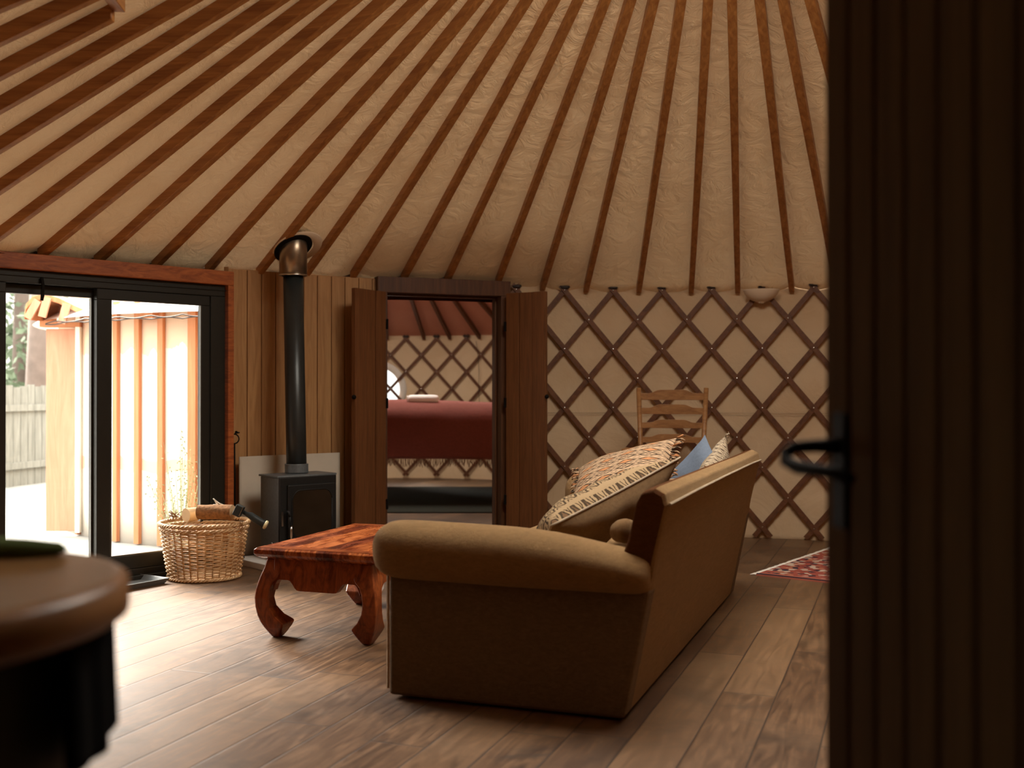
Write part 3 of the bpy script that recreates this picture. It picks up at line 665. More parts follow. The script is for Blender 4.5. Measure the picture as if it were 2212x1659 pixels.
m = MB(); m.tube([ep(s0, .0, 1.018), ep(s0, .04, 1.019), ep(s0 - .004, .068, 1.017), ep(s0 - .004, .082, 1.009), ep(s0 + .006, .086, .998), ep(s0 + .035, .082, .992), ep(s0 + .08, .074, .991), ep(s0 + .115, .062, .990), ep(s0 + .135, .048, .982)],
       [.012, .010, .009, .009, .009, .010, .009, .009, .007], 10); m.build('lever', M['iron'], hr, smooth=True)
# ================================================================ sofa
root = empty('sofa', (.365, 3.593, 0), 'brown velour two-seater sofa with rolled arms, seen from behind its end', 'sofa', rz=-BA)
# local frame: +Y along the length (away), +X to the outside back; the seat front is at -X
LS, WS = 2.42, .855
def sb(x, y, z): return (x, y, z)
# side panels
def prof_panel(y, name):
    m = MB(); poly = [(-WS, .010), (.004, .010), (.09, .44), (-WS + .0, .46)]
    th = .10; y0, y1 = (y, y + th) if y < 1 else (y - th, y)
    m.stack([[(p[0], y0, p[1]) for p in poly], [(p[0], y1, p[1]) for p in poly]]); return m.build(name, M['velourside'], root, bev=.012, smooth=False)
prof_panel(0, 'side_panel'); prof_panel(LS, 'side_panel')
def arm(yc, out):
    m = MB(); rings = []; n = 28
    xs = [-WS - .068, -WS - .062, -WS - .045, -WS - .015, -WS + .04, -.7, -.55, -.4, -.25, -.12, -.02, .045, .080, .094]
    for i, x in enumerate(xs):
        f = (x + WS) / WS
        k = (0.02, .45, .74, .93, 1, 1, 1, 1, 1, 1, 1, .97, .85, .66)[i]
        top = .632 - .012 * max(0, f) - .055 * max(0, (f - .55) / .45) ** 1.5; bot = .420; zc = (top + bot) / 2; rz = (top - bot) / 2 * k; ry = (.118 + .01 * sin(pi * max(0, min(1, f)))) * k
        ring = []
        for q in range(n):
            a = 2 * pi * q / n; ca, sa = cos(a), sin(a)
            e = .82
            ring.append((x + .006 * noise.noise(Vector((x * 6, a, 1))), yc + out * (.0 + ry * math.copysign(abs(ca) ** e, ca)), zc + rz * math.copysign(abs(sa) ** e, sa) + .006 * noise.noise(Vector((x * 9, a * 1.4, 5)))))
        rings.append(ring)
    m.stack(rings); a_ = m.build('arm', M['velour'], root, smooth=True, sub=1)
    return a_
arm(.045, -1); arm(LS - .045, 1)
# back: outer surface leans outwards
m = MB(); prof = [(0.0, .010), (.108, .535), (.150, .725), (.142, .760), (.110, .778), (.072, .768), (.055, .735), (.012, .60), (-.06, .40), (-.10, .010)]
ys = [.012, .02, .05, .3, .8, 1.3, 1.8, 2.2, LS - .05, LS - .02, LS - .01]
rings = []
for i, y in enumerate(ys):
    ins = .014 if i in (0, len(ys) - 1) else (.004 if i in (1, len(ys) - 2) else 0)
    rings.append([(px_ - ins if px_ > .03 else px_ + ins * .5, y, pz - (ins if pz > .7 else 0) + .004 * noise.noise(Vector((y * 3, pz * 4, 0)))) for px_, pz in prof])
m.stack(rings)
bk = m.build('back', [M['velourback'], M['velourlit'], M['velour']], root, smooth=False, bev=.006)
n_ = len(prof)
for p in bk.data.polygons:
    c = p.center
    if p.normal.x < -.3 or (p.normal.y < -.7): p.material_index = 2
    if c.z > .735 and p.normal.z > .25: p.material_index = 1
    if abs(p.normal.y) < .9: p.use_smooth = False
# piping along the top outer edge and down the end corners
m = MB(); m.tube([(.153, .02, .722), (.153, .5, .726), (.153, 1.2, .728), (.153, 2.0, .727), (.153, LS - .02, .722)], .005, 6)
m.build('piping', M['piping'], root)
m = MB(); m.tube([(-WS - .002, -.002, .035), (-WS - .002, -.002, .44)], .0055, 6); m.tube([(-WS - .002, .10, .035), (-WS - .002, .10, .44)], .0055, 6); m.build('piping', M['velourlit'], root)
m = MB(); m.box((-WS / 2 - .02, LS / 2, .16), (WS - .05, LS - .2, .26)); m.build('seat_base', M['velourside'], root, bev=.02)
for y in (.10 + (LS - .2) / 4, .10 + 3 * (LS - .2) / 4):
    m = MB(); m.box((-.47, y, .36), (.78, (LS - .2) / 2 - .01, .15)); m.build('seat_cushion', M['velour'], root, bev=.05)
for x, y in ((-.8, .08), (-.8, LS - .08), (-.06, .08), (-.06, LS - .08)):
    m = MB(); m.lathe([(.0, 0), (.022, 0), (.025, .035), (0, .035)], (x, y, 0), 12); m.build('foot', M['iron'], root)
# ---------------------------------------------------------------- cushions on the sofa
def cushion(name, size, thick, m_front, m_back, c, px, py, label, fringe=None, pipe=None, sag=0., wr=.012, seed=0):
    """c centre, px/py unit-ish vectors of the cushion's width and height; front faces px x py"""
    X = Vector(px).normalized(); Yv = Vector(py); Yv = (Yv - X * Yv.dot(X)).normalized(); Z = X.cross(Yv)
    root = empty(name, c, label, 'cushion', group='cushions on the sofa')
    root.rotation_mode = 'QUATERNION'; root.rotation_quaternion = Matrix((X, Yv, Z)).transposed().to_quaternion()
    w, h = size[0] / 2, size[1] / 2; N = 28
    def fn(side):
        def g(u, v):
            a, b = 2 * u - 1, 2 * v - 1
            ex = 1 - .10 * (1 - abs(a) ** 2) * abs(b) ** 3; ey = 1 - .10 * (1 - abs(b) ** 2) * abs(a) ** 3
            x = w * a * ey; y = h * b * ex
            t = thick / 2 * (max(0, 1 - abs(a) ** 2.6) * max(0, 1 - abs(b) ** 2.6)) ** .55
            nz = wr * noise.noise(Vector((x * 7 + seed, y * 7, seed * 3.1))) * (1 - a ** 4) * (1 - b ** 4)
            z = side * t + nz * 1.0 - sag * (1 - a * a) * .5 + sag * .3 * noise.noise(Vector((x * 3, y * 3, seed)))
            return (x, y, z)
        return g
    m = MB(); m.grid(fn(1), N, N); m.build('front_cover', m_front, root, smooth=True)
    m = MB(); m.grid(lambda u, v: fn(-1)(1 - u, v), N, N); m.build('back_cover', m_back, root, smooth=True)
    if pipe:
        g = fn(0); pts = [g(k / 16, 0) for k in range(16)] + [g(1, k / 16) for k in range(16)] + [g(1 - k / 16, 1) for k in range(16)] + [g(0, 1 - k / 16) for k in range(17)]
        m = MB(); m.tube(pts, .005, 6); m.build('piping', pipe, root, smooth=True)
    if fringe:
        m = MB(); g = fn(0)
        for side in (0, 1):
            for k in range(26):
                p = Vector(g(side, k / 25)); d = -1 if side == 0 else 1
                q = p + Vector((d * .03, .010 * random.uniform(-1, 1), .012 * random.uniform(-1, 1))); r_ = q + Vector((d * .012, .01 * random.uniform(-1, 1), -.008))
                m.tube([p, q, r_], [.0045, .004, .002], 5)
        m.build('fringe', fringe, root, smooth=True)['kind'] = 'stuff'
    return root
def wp(px, py, z): return Vector((ray(px, z), z, hgt(py, z)))
def SP(x, y, z): return Vector((.365 + cos(BA) * x + sin(BA) * y, 3.593 - sin(BA) * x + cos(BA) * y, z))
def SD_(x, y, z): return SP(x, y, z) - SP(0, 0, 0)
lo_, hi_ = SP(-.34, .29, .600), SP(-.0, .97, .815)
sx_ = (hi_ - lo_).normalized(); sy_ = SD_(-.03, .90, -.13); sy_ = (sy_ - sx_ * sy_.dot(sx_)).normalized()
up_ = sx_.cross(sy_).z > 0
cushion('kilim_cushion', ((hi_ - lo_).length * 1.0, .38), .21, M['kilimA'] if up_ else M['brown'], M['brown'] if up_ else M['kilimA'], (lo_ + hi_) / 2 + sy_ * .19, sx_, sy_,
        'large brown cushion with a black eye-pattern band, nearest the sofa end', pipe=M['piping'], seed=2, wr=.035)
cushion('kilim_cushion', (.54, .44), .15, M['kilimB'], M['kilimB'], SP(-.42, 1.66, .675), SD_(.5, -.02, .16), SD_(.0, .75, .42),
        'zigzag black and cream kilim cushion in the middle of the sofa', fringe=M['kilimB'], seed=5, wr=.02)
n0 = SD_(-.5, -.8, .2).normalized(); u0 = (Vector((0, 0, 1)) - n0 * n0.z).normalized(); v0 = n0.cross(u0)
cushion('blue_cushion', (.38, .38), .12, M['blue'], M['blue'], SP(-.11, 1.98, .605), u0 + v0, u0 - v0,
        'plain slate-blue cushion standing up on its corner', seed=11, wr=.015)
cushion('kilim_cushion', (.60, .36), .13, M['kilimC'], M['kilimC'], SP(-.05, 1.98, .625), SD_(0, 1, .22), SD_(.22, 0, .9),
        'beige cushion with dark motifs and tassels, at the far end of the sofa back', fringe=M['kilimC'], seed=14, wr=.02)
m = MB(); m.tube([wp(1334, 1160, 4.0), wp(1338, 1148, 3.98), wp(1350, 1146, 3.95), wp(1366, 1150, 3.92)], [.03, .045, .05, .045], 12)
tag(m.build('folded_blanket', M['brown'], smooth=True, sub=1), 'small roll of brown blanket tucked between arm and sofa back', 'blanket')
# ================================================================ coffee table
c0 = fl(548, 1183, .40)
root = empty('coffee_table', (c0[0], c0[1], 0), 'low reddish-brown wooden coffee table with curved scroll legs', 'coffee table', rz=-BA)
TW, TL = .60, .93                                                     # local +X right, +Y away, corner at origin
m = MB(); rings = []
for ins, z in ((.030, .352), (.010, .362), (.0, .374), (.0, .392), (.010, .400)):
    rings.append([(ins, ins, z), (TW - ins, ins, z), (TW - ins, TL - ins, z), (ins, TL - ins, z)])
m.stack(rings); m.build('tabletop', M['table'], root, bev=.002)
for ya in (.012, TL - .07):
    m = MB(); m.box((TW / 2, ya + .029, .4005), (TW - .024, .058, .003)); m.build('end_rail', M['tableleg'], root, bev=.001)
prof = [(0, .058, .094), (.02, .046, .108), (.048, .030, .124), (.068, .021, .132), (.080, .017, .120), (.10, .011, .098), (.14, .004, .074), (.18, .002, .067), (.22, .006, .074), (.25, .013, .088), (.275, .020, .115), (.31, .032, .13), (.352, .042, .13)]
for sx, sy in ((0, 0), (1, 0), (0, 1), (1, 1)):
    m = MB(); rings = []
    for h, o, i in prof:
        x0, x1 = (o, i) if not sx else (TW - o, TW - i); y0, y1 = (o, i) if not sy else (TL - o, TL - i)
        rings.append([(x0, y0, h), (x1, y0, h), (x1, y1, h), (x0, y1, h)])
    m.stack(rings); m.build('leg', M['tableleg'], root, bev=.006, smooth=False)
def apron(L, along, off):
    n = 40; top = .352; m = MB(); fr = []; 
    for k in range(n + 1):
        s = .085 + (L - .17) * k / n; q = abs(k / n - .5) * 2
        zb = .218 if q < .42 else (.218 + (.262 - .218) * (1 - cos(pi * min(1, (q - .42) / .22))) / 2 if q < .80 else .262 - .0 * q)
        if q > .86: zb = .262 - .05 * ((q - .86) / .14) ** 2
        fr.append((s, zb))
    rings = []
    for s, zb in fr:
        a, b = off, off + (.028 if off < .3 else -.028)
        pt = (lambda w, z: (s, w, z)) if along == 'x' else (lambda w, z: (w, s, z))
        rings.append([pt(a - (.012 if off < .3 else -.012), zb), pt(b, zb), pt(b, top), pt(a, top)])
    m.stack(rings); m.build('apron', M['tableleg'], root, bev=.002)
apron(TW, 'x', .034); apron(TW, 'x', TL - .034); apron(TL, 'y', .034); apron(TL, 'y', TW - .034)
# ================================================================ wood stove and flue
sa = Vector((.74, .67)).normalized(); sbv = Vector((-.67, .74)).normalized(); ang = atan2(sa.y, sa.x)
FLc = Vector((ray(600, 6.65), 6.65)); SWd, SD, SH = .425, .235, .566
ce = FLc + sa * SWd / 2 + sbv * SD / 2
m = MB(); m.box((ce.x, ce.y, .02), (.62, .50, .04), rotz(ang)); tag(m.build('hearth_slab', M['hearth'], bev=.004), 'pale stone hearth slab under the wood stove', 'hearth')
root = empty('wood_stove', (ce.x, ce.y, .04), 'small dark grey steel wood stove in front of the panelled wall', 'stove', rz=ang)
Z0 = .06; H1 = SH - .04 - .012
m = MB(); m.box((0, 0, (Z0 + H1) / 2), (SWd - .02, SD - .012, H1 - Z0)); m.build('body', M['stove'], root, bev=.006)
m = MB(); rings = []
for z in (H1, H1 + .012): rings.append([(-SWd / 2, -SD / 2 - .0, z), (0, -SD / 2 - .014, z), (SWd / 2, -SD / 2, z), (SWd / 2, SD / 2, z), (-SWd / 2, SD / 2, z)])
m.stack(rings); m.build('top_plate', M['stove'], root, bev=.003)
m = MB(); m.box((0, -SD / 2 - .0, (Z0 + H1) / 2 + .0), (SWd - .02, .02, H1 - Z0)); fr = m.build('front_plate', M['stovedark'], root, bev=.003)
dw, dz0, dz1 = .34, .105, H1 - .045
m = MB(); m.box((.015, -SD / 2 - .016, (dz0 + dz1) / 2), (dw, .022, dz1 - dz0)); dr = m.build('door', M['stovedark'], root, bev=.006)
def rrect(w, h, r, c, y, n=7):
    pts = []
    for cx_, cz_, a0 in ((w / 2 - r, h / 2 - r, 0), (-w / 2 + r, h / 2 - r, 90), (-w / 2 + r, -h / 2 + r, 180), (w / 2 - r, -h / 2 + r, 270)):
        for k in range(n): a = R_(a0 + 90 * k / (n - 1)); pts.append((c[0] + cx_ + r * cos(a), y, c[1] + cz_ + r * sin(a)))
    return pts
ccz = (dz0 + dz1) / 2
m = MB(); m.stack([rrect(.275, .285, .055, (.015, ccz), -SD / 2 - .0275), rrect(.275, .285, .055, (.015, ccz), -SD / 2 - .031)]); m.build('pane', M['stoveglass'], dr)
m = MB(); p_ = rrect(.285, .295, .06, (.015, ccz), -SD / 2 - .030); m.tube(p_ + [p_[0]], .0035, 6); m.build('window_rim', M['stovedark'], dr, smooth=True)
m = MB(); hx = -SWd / 2 + .045; m.tube([(hx, -SD / 2 - .03, .31), (hx, -SD / 2 - .055, .31), (hx + .004, -SD / 2 - .06, .28)], .008, 8); m.tube([(hx + .004, -SD / 2 - .06, .285), (hx + .014, -SD / 2 - .058, .22)], .006, 8); m.build('latch', M['stovedark'], dr, smooth=True)
m = MB(); m.lathe([(0, 0), (.006, .0), (.008, -.03), (.010, -.06), (.006, -.085), (.009, -.10), (.005, -.115), (0, -.116)], (hx + .016, -SD / 2 - .058, .225), 10); m.build('handle', M['chrome'], dr, smooth=True)
m = MB(); m.box((hx - .022, -SD / 2 - .014, .265), (.012, .012, .09)); m.build('catch_plate', M['chrome'], root)
m = MB()
for x in (-.1, 0.08): pass
m.lathe([(0, 0), (.006, 0), (.006, .012), (0, .014)], (-SWd / 2 + .008, -.05, .11), 10, Matrix.Rotation(R_(-90), 3, 'Y')); m.lathe([(0, 0), (.012, 0), (.012, .02), (.004, .03), (0, .03)], (SWd / 2 - .01, -.04, .43), 10, Matrix.Rotation(R_(90), 3, 'Y')); m.build('bolt', M['chrome'], root, smooth=True)
for x, y in ((-.17, -.08), (.17, -.08), (-.17, .08), (.17, .08)):
    m = MB(); m.lathe([(0, 0), (.016, 0), (.013, Z0), (0, Z0)], (x, y, 0), 10); m.build('leg', M['stovedark'], root)
# flue
ZF = 6.98; b0_ = Vector((ray(641, 6.91), 6.91, SH)); t0_ = Vector((ray(633.2, ZF), ZF, hgt(595, ZF))); fd = (t0_ - b0_).normalized()
root = empty('flue_pipe', b0_, 'black enamelled flue pipe rising from the wood stove to the roof', 'flue pipe')
m = MB(); m.tube([(0, 0, .0), tuple(fd * .3), tuple(t0_ - b0_ + fd * .05)], .0635, 28); m.build('pipe', M['flue'], root, smooth=True)
m = MB(); m.tube([(0, 0, .0), tuple(fd * .055)], .0735, 28); m.ring(tuple(fd * .055), .069, .006, 28, 8); m.build('collar', M['stove'], root, smooth=False, bev=.002)
e_ = t0_ - b0_; rn = Vector((ray(633, ZF) - YC[0], ZF - YC[1], 0)); rc = rn.length; rn.normalize()
m = MB(); n = 36; rings = []
for lv in range(3):
    ring = []
    for k in range(n):
        a = 2 * pi * k / n; o = Vector((.087 * cos(a), .087 * sin(a), 0)); w_ = b0_ + e_ + o
        rr = (Vector((w_.x - YC[0], w_.y - YC[1]))).length; zt = rline(rr) + .03 + .03 - b0_.z
        z0 = e_.z - .0; ring.append((e_.x + o.x, e_.y + o.y, (z0, (z0 + zt) / 2, zt)[lv]))
    rings.append(ring)
m.stack(rings, cap=False); m.build('sleeve', M['steel'], root, smooth=True, solid=.003)
m = MB(); m.ring(tuple(e_), .086, .006, 36, 8); m.build('sleeve_rim', M['chrome'], root, smooth=True)
# flashing at the roof plane: black ring for the rim and shade of the cut-out, and a pale plastic cone
nrm = (rn * SL + Vector((0, 0, 1))).normalized(); side = Vector((0, 0, 1)).cross(rn).normalized(); upr = nrm.cross(side).normalized()
mx = Matrix((side, upr, nrm)).transposed()
cz_ = rline(rc) - .02
ctr = Vector((e_.x, e_.y, cz_ - b0_.z))
if side.x < 0: side_s = -1
else: side_s = 1
m = MB(); m.lathe([(.086, -.004), (.118, -.004), (.118, .010), (.086, .010)], tuple(ctr + side * side_s * .0), 40, mx @ Matrix.Diagonal((1.0, 1.22, 1))); m.build('cutout_ring', M['iron'], root, smooth=False)
m = MB(); m.lathe([(.10, .006), (.155, .004), (.158, .012)], tuple(ctr + side * side_s * .035 - upr * 0.0), 40, mx @ Matrix.Diagonal((1.0, 1.1, 1))); m.build('flashing_plate', M['ceramic'], root, smooth=True)
# curved heat shield standing against the boards
m = MB(); ta, tb = pth(518, YR - .11), pth(734, YR - .11)
m.grid(lambda u, v: (*pol(YC, YR - .105 - (.012 if .47 < u < .5 else 0), R_(ta + (tb - ta) * u)), .0 + .667 * v), 40, 2)
tag(m.build('heat_shield', M['board'], solid=.012, smooth=True), 'pale grey-beige heat shield board standing behind the wood stove', 'heat shield')
# poker hanging on the wall
zp = 6.86; xx = ray(506, zp)
root = empty('fire_poker', (xx, zp, hgt(948, zp)), 'thin black poker with a ring handle hanging beside the glass door', 'poker')
m = MB(); m.ring((0, 0, 0), .030, .004, 24, 6, Matrix.Rotation(R_(90), 3, 'X')); m.build('ring_handle', M['iron'], root, smooth=True)
m = MB(); m.tube([(.002, 0, -.03), (.004, 0, -.25), (.004, 0, -.50)], .0055, 8); m.build('shaft', M['iron'], root, smooth=True)
m = MB(); m.tube([(.008, .09, .036), (.008, .0, .036), (.008, -.012, .03)], .005, 6); m.lathe([(0, -.02), (.01, -.02), (.008, -.03), (0, -.03)], (.008, 0, .04), 10, Matrix.Rotation(R_(90), 3, 'X')); m.build('nail', M['iron'], root)
# ================================================================ basket, logs, hatchet
bc = Vector((ray(442, 6.36), 6.36, 0)); root = empty('log_basket', bc, 'round brown wicker log basket beside the sliding glass door', 'basket')
BH = .325
def brad(z): return .197 + (.248 - .197) * (z / BH) ** .9
M['wick'] = plain('wicker', (.50, .31, .15), .55, 0, .5, 16, .3); 
def weaver(m, z, ph, rad_off=0., amp=.006, tr=.0042, n=32, segs=128):
    m.tube([((brad(z) + rad_off + amp * cos(n / 2 * 2 * pi * k / segs + ph)) * cos(2 * pi * k / segs), (brad(z) + rad_off + amp * cos(n / 2 * 2 * pi * k / segs + ph)) * sin(2 * pi * k / segs), z + .0012 * sin(9 * 2 * pi * k / segs + z * 90)) for k in range(segs + 1)], tr, 5, cap=False)
m = MB(); rows = 24
for k in range(rows):
    z = .028 + (BH - .075) * k / (rows - 1); weaver(m, z, pi * (k % 2), 0, .0070, .0037)
m.build('weave', M['wick'], root, smooth=True)
m = MB()
for k in range(32):
    a = 2 * pi * k / 32 + pi / 32
    m.tube([(brad(z) * cos(a), brad(z) * sin(a), z) for z in (.0, .1, .2, BH - .02)], .0036, 6)
m.build('stake', M['wick'], root, smooth=True)
def braid(m, z, ro, n=3, tr=.0065, am=.007, fr=22):
    for j in range(n):
        m.tube([((brad(z) + ro + am * cos(fr * 2 * pi * k / 160 + j * 2 * pi / n)) * cos(2 * pi * k / 160), (brad(z) + ro + am * cos(fr * 2 * pi * k / 160 + j * 2 * pi / n)) * sin(2 * pi * k / 160), z + am * sin(fr * 2 * pi * k / 160 + j * 2 * pi / n)) for k in range(161)], tr, 6, cap=False)
m = MB(); braid(m, BH - .004, .004, 3); braid(m, BH - .032, .002, 3, .0055, .006, 16); m.build('rim', M['wick'], root, smooth=True)
m = MB(); braid(m, .012, .004, 3, .006, .006, 20); m.build('base_border', M['wick'], root, smooth=True)
m = MB(); m.lathe([(0, .012), (.19, .012), (.19, .02), (0, .02)], (0, 0, 0), 32); m.build('base', M['wick'], root)
def log(name, a, b, r, label, bark, seed=0):
    a, b = Vector(a), Vector(b); d = b - a
    root = empty(name, a, label, 'log', group='logs in the wicker basket')
    m = MB(); L = 8; rings = []; dn_ = d.normalized(); u = dn_.cross(Vector((0, 0, 1))).normalized(); v = u.cross(dn_)
    def ring(t, n=20): return [tuple(d * t + (u * cos(2 * pi * k / n) + v * sin(2 * pi * k / n)) * r * (1 + .10 * noise.noise(Vector((cos(2 * pi * k / n) * 1.5, sin(2 * pi * k / n) * 1.5, seed + t * 2))))) for k in range(n)]
    m.stack([ring(t / L) for t in range(L + 1)], cap=False); m.build('bark', bark, root, smooth=True)
    m = MB(); m.add(ring(0), [tuple(range(20))]); m.build('cut_end', M['logend'], root)
    m = MB(); m.add(ring(1), [tuple(range(19, -1, -1))]); m.build('cut_end', M['logend'], root)
    return root
zz = 6.30
log('firewood_log', wp(430, 1106, zz), wp(503, 1106, zz - .04), .042, 'rough-barked log lying across the top of the wicker basket', M['bark'], 1)
log('firewood_log', wp(402, 1113, zz + .06), wp(425, 1110, 6.42), .040, 'pale split log on the left of the basket, end towards the glass door', M['logend'], 2)
log('firewood_log', wp(400, 1150, 6.42), wp(498, 1150, 6.40), .05, 'log lower in the basket, mostly hidden by the rim', M['bark'], 3)
m = MB()
for k in range(22):
    p = wp(372 + 26 * random.random(), 1116 + 5 * random.random(), 6.42 + .05 * random.random()); q = p + Vector((random.uniform(-.05, .06), random.uniform(-.05, .05), random.uniform(.0, .05)))
    m.tube([p, (p + q) / 2 + Vector((0, 0, .008)), q], .0022, 5)
tag(m.build('kindling', M['bark']), 'thin dark kindling twigs poking up at the left rim of the basket', 'kindling', kind='stuff')
m = MB(); p = wp(466, 1090, 6.36); m.tube([p + Vector((0, 0, -.03)), p + Vector((.008, 0, .0)), p + Vector((-.006, 0, .028)), p + Vector((-.014, 0, .036)), p + Vector((-.004, .0, .026)), p + Vector((.02, 0, .008)), p + Vector((.05, 0, -.004)), p + Vector((.058, 0, -.02))], .0035, 6)
m.tube([p + Vector((-.016, 0, -.02)), p + Vector((-.012, 0, 0)), p + Vector((.004, 0, .002)), p + Vector((.008, 0, -.018))], .003, 6); m.tube([p + Vector((.01, 0, .012)), p + Vector((.016, 0, -.012))], .003, 6)
tag(m.build('string', M['cloth_white'], smooth=True), 'loop of white string on top of the rough log', 'string')
m = MB(); p0 = wp(499, 1104, 6.33); m.box(tuple(p0), (.05, .07, .035), rotz(.3)); tag(m.build('paper_wad', M['paper'], bev=.01, smooth=True), 'scrap of white paper between log and hatchet', 'paper')
zh = 6.22
root = empty('hatchet', wp(515, 1102, zh), 'hatchet with sheathed black head and black and yellow grip, on the basket rim', 'hatchet')
o_ = Vector(root.location); tilt = Matrix.Rotation(R_(-24), 3, 'Y')
m = MB(); m.box(tuple(wp(516, 1103, zh) - o_), (.045, .05, .062), Matrix.Rotation(R_(25), 3, 'Y')); m.build('head', M['grip'], root, bev=.003)
m = MB(); m.box(tuple(wp(521, 1105, zh - .03) - o_), (.003, .004, .058), Matrix.Rotation(R_(25), 3, 'Y')); m.build('edge_strip', M['chrome'], root)
m = MB(); m.tube([wp(526, 1106, zh) - o_, wp(533, 1110, zh) - o_, wp(541, 1113, zh) - o_, wp(552, 1121, zh) - o_, wp(564, 1128, zh) - o_, wp(573, 1133, zh) - o_], [.011, .012, .019, .022, .021, .024], 14); m.build('grip', M['grip'], root, smooth=True)
m = MB(); e1 = wp(572, 1132.5, zh) - o_; e2 = wp(577, 1135, zh) - o_; m.tube([e1, e1 * .3 + e2 * .7, e2], [.0245, .026, .020], 14); m.build('grip_end', M['cream'], root, smooth=True)
# small curled wire behind the basket
m = MB(); c = Vector((*fl(522, 1219), .022)); m.tube([c + Vector((-.05, .03, -.018)), c + Vector((-.01, .02, .03)), c + Vector((.012, .01, .03)), c + Vector((.022, 0, .0)), c + Vector((.012, -.01, -.016)), c + Vector((-.02, -.01, -.018))], .0035, 6)
tag(m.build('cable_loop', M['wire'], smooth=True), 'loop of dark cable on the floor beside the basket', 'cable')
# boot tray
A3 = Vector(fl(368, 1260, .0)); Cd = Vector((-.546, -.838)).normalized(); Bd = Vector((-Cd.y * 1., Cd.x)); 
if Bd.x > 0: Bd = -Bd
m = MB(); n = 0
def tp(s, t, z): p = A3 + Cd * s + Bd * t; return (p.x, p.y, z)
Lt, Wt = .62, .34
outer = lambda i, z: [tp(-.0 + i, i, z), tp(Lt - i, i, z), tp(Lt - i, Wt - i, z), tp(i, Wt - i, z)]
m.stack([outer(.022, .0), outer(.0, .032), outer(.008, .033), outer(.03, .006)], cap=True)
tr_ = m.build('boot_tray', M['tray'], bev=.002); tag(tr_, 'shallow dark grey plastic boot tray on the floor by the glass door', 'tray')
# white box beyond the coffee table
m = MB(); p = fl(751, 1281); m.box((p[0] + .09, p[1] + .07, .04), (.18, .14, .08)); tag(m.build('white_box', M['paper'], bev=.002), 'small white box on the floor beyond the coffee table legs', 'box')
# ================================================================ ladder-back chair
cz = 7.48; cxm = ray(1449, cz)
root = empty('ladderback_chair', (cxm, cz, 0), 'light wooden ladder-back armchair against the lattice wall', 'chair', rz=R_(-12))
def post(x0, y0, x1, y1, h0, h1, r=.017, nm='rear_post'):
    m = MB(); m.tube([(x0, y0, h0), ((x0 + x1) / 2, (y0 + y1) / 2, (h0 + h1) / 2), (x1, y1, h1)], [r * .9, r, r], 12); return m.build(nm, M['chair'], root, smooth=True)
post(-.185, .02, -.232, .12, .0, 1.106); post(.185, .02, .236, .12, 0, 1.106)
post(-.235, -.42, -.235, -.42, 0, .66, .018, 'leg'); post(.235, -.42, .235, -.42, 0, .66, .018, 'leg')
for zb, zt in ((1.022, 1.094), (.923, .992), (.826, .886), (.726, .786)):
    m = MB(); n = 28; rings = []; hw = .185 + .046 * (zt / 1.1) - .004
    for k in range(n + 1):
        q = -1 + 2 * k / n; x = q * hw; aq = abs(q)
        up = 1 if aq < .36 else (0 if aq > .72 else (1 + cos(pi * (aq - .36) / .36)) / 2)
        zt_ = zb + (zt - zb) * (.66 + .34 * up); y = .02 + .10 * (zb / 1.1) + .018 * (1 - q * q)
        rings.append([(x, y - .007, zb), (x, y + .007, zb), (x, y + .007, zt_), (x, y - .007, zt_)])
    m.stack(rings); m.build('slat', M['chair'], root, bev=.002)
for s in (-1, 1):
    m = MB(); m.tube([(s * .215, .08, .70), (s * .24, -.15, .69), (s * .262, -.36, .70), (s * .268, -.45, .70)], [.016, .019, .026, .024], 10, ell=.55); m.build('armrest', M['chair'], root, smooth=True)
m = MB(); m.poly([(-.24, -.44), (.24, -.44), (.195, .03), (-.195, .03)], .42, .45); m.build('seat', M['chair'], root, bev=.008)
for z in (.15, .28):
    m = MB(); m.tube([(-.235, -.42, z), (.235, -.42, z)], .010, 8); m.tube([(-.19, .03, z), (.19, .03, z)], .010, 8); m.tube([(-.235, -.42, z + .03), (-.19, .03, z + .03)], .010, 8); m.tube([(.235, -.42, z + .03), (.19, .03, z + .03)], .010, 8); m.build('stretcher', M['chair'], root, smooth=True)
# wall lamp
tl_ = R_(pth(1645)); lx, ly = pol(YC, YR - .03, tl_); zt = 1.826
root = empty('wall_lamp', (lx, ly, zt), 'pale ceramic half-bowl wall lamp at the top of the lattice', 'lamp', rz=-tl_)
m = MB(); m.lathe([(.030, -.094), (.034, -.088), (.06, -.082), (.095, -.062), (.118, -.034), (.129, -.008), (.131, 0), (.124, 0), (.110, -.034), (.088, -.056), (.05, -.074), (.0, -.078)], (0, 0, 0), 28, Matrix.Diagonal((1, .8, 1)), a0=pi, a1=2 * pi); m.build('lamp_shade', M['ceramic'], root, smooth=True)
m = MB(); m.box((0, .008, -.03), (.12, .02, .06)); m.build('wall_bracket', M['ceramic'], root)
m = MB(); m.lathe([(0, -.102), (.018, -.100), (.024, -.094), (.0, -.09)], (0, -.012, 0), 12); m.build('finial', M['ceramic'], root, smooth=True)
# ================================================================ patterned rug at right
r0 = Vector(fl(1633, 1243)); ra = (Vector(fl(1787, 1190)) - r0).normalized(); rb_ = Vector((ra.y, -ra.x))
root = empty('patterned_rug', (r0.x, r0.y, 0), 'red and cream patterned rug with navy edge, behind the sofa', 'rug', rz=atan2(ra.y, ra.x))
m = MB(); m.box((.75, -.45, .005), (1.5, .9, .010)); m.build('pile', M['rug'], root)
m = MB(); m.box((.012, -.45, .006), (.02, .9, .013)); m.box((.75, -.885, .006), (1.5, .03, .013)); m.box((1.488, -.45, .006), (.02, .9, .013))
o = m.build('rug_border', M['rugedge'], root)
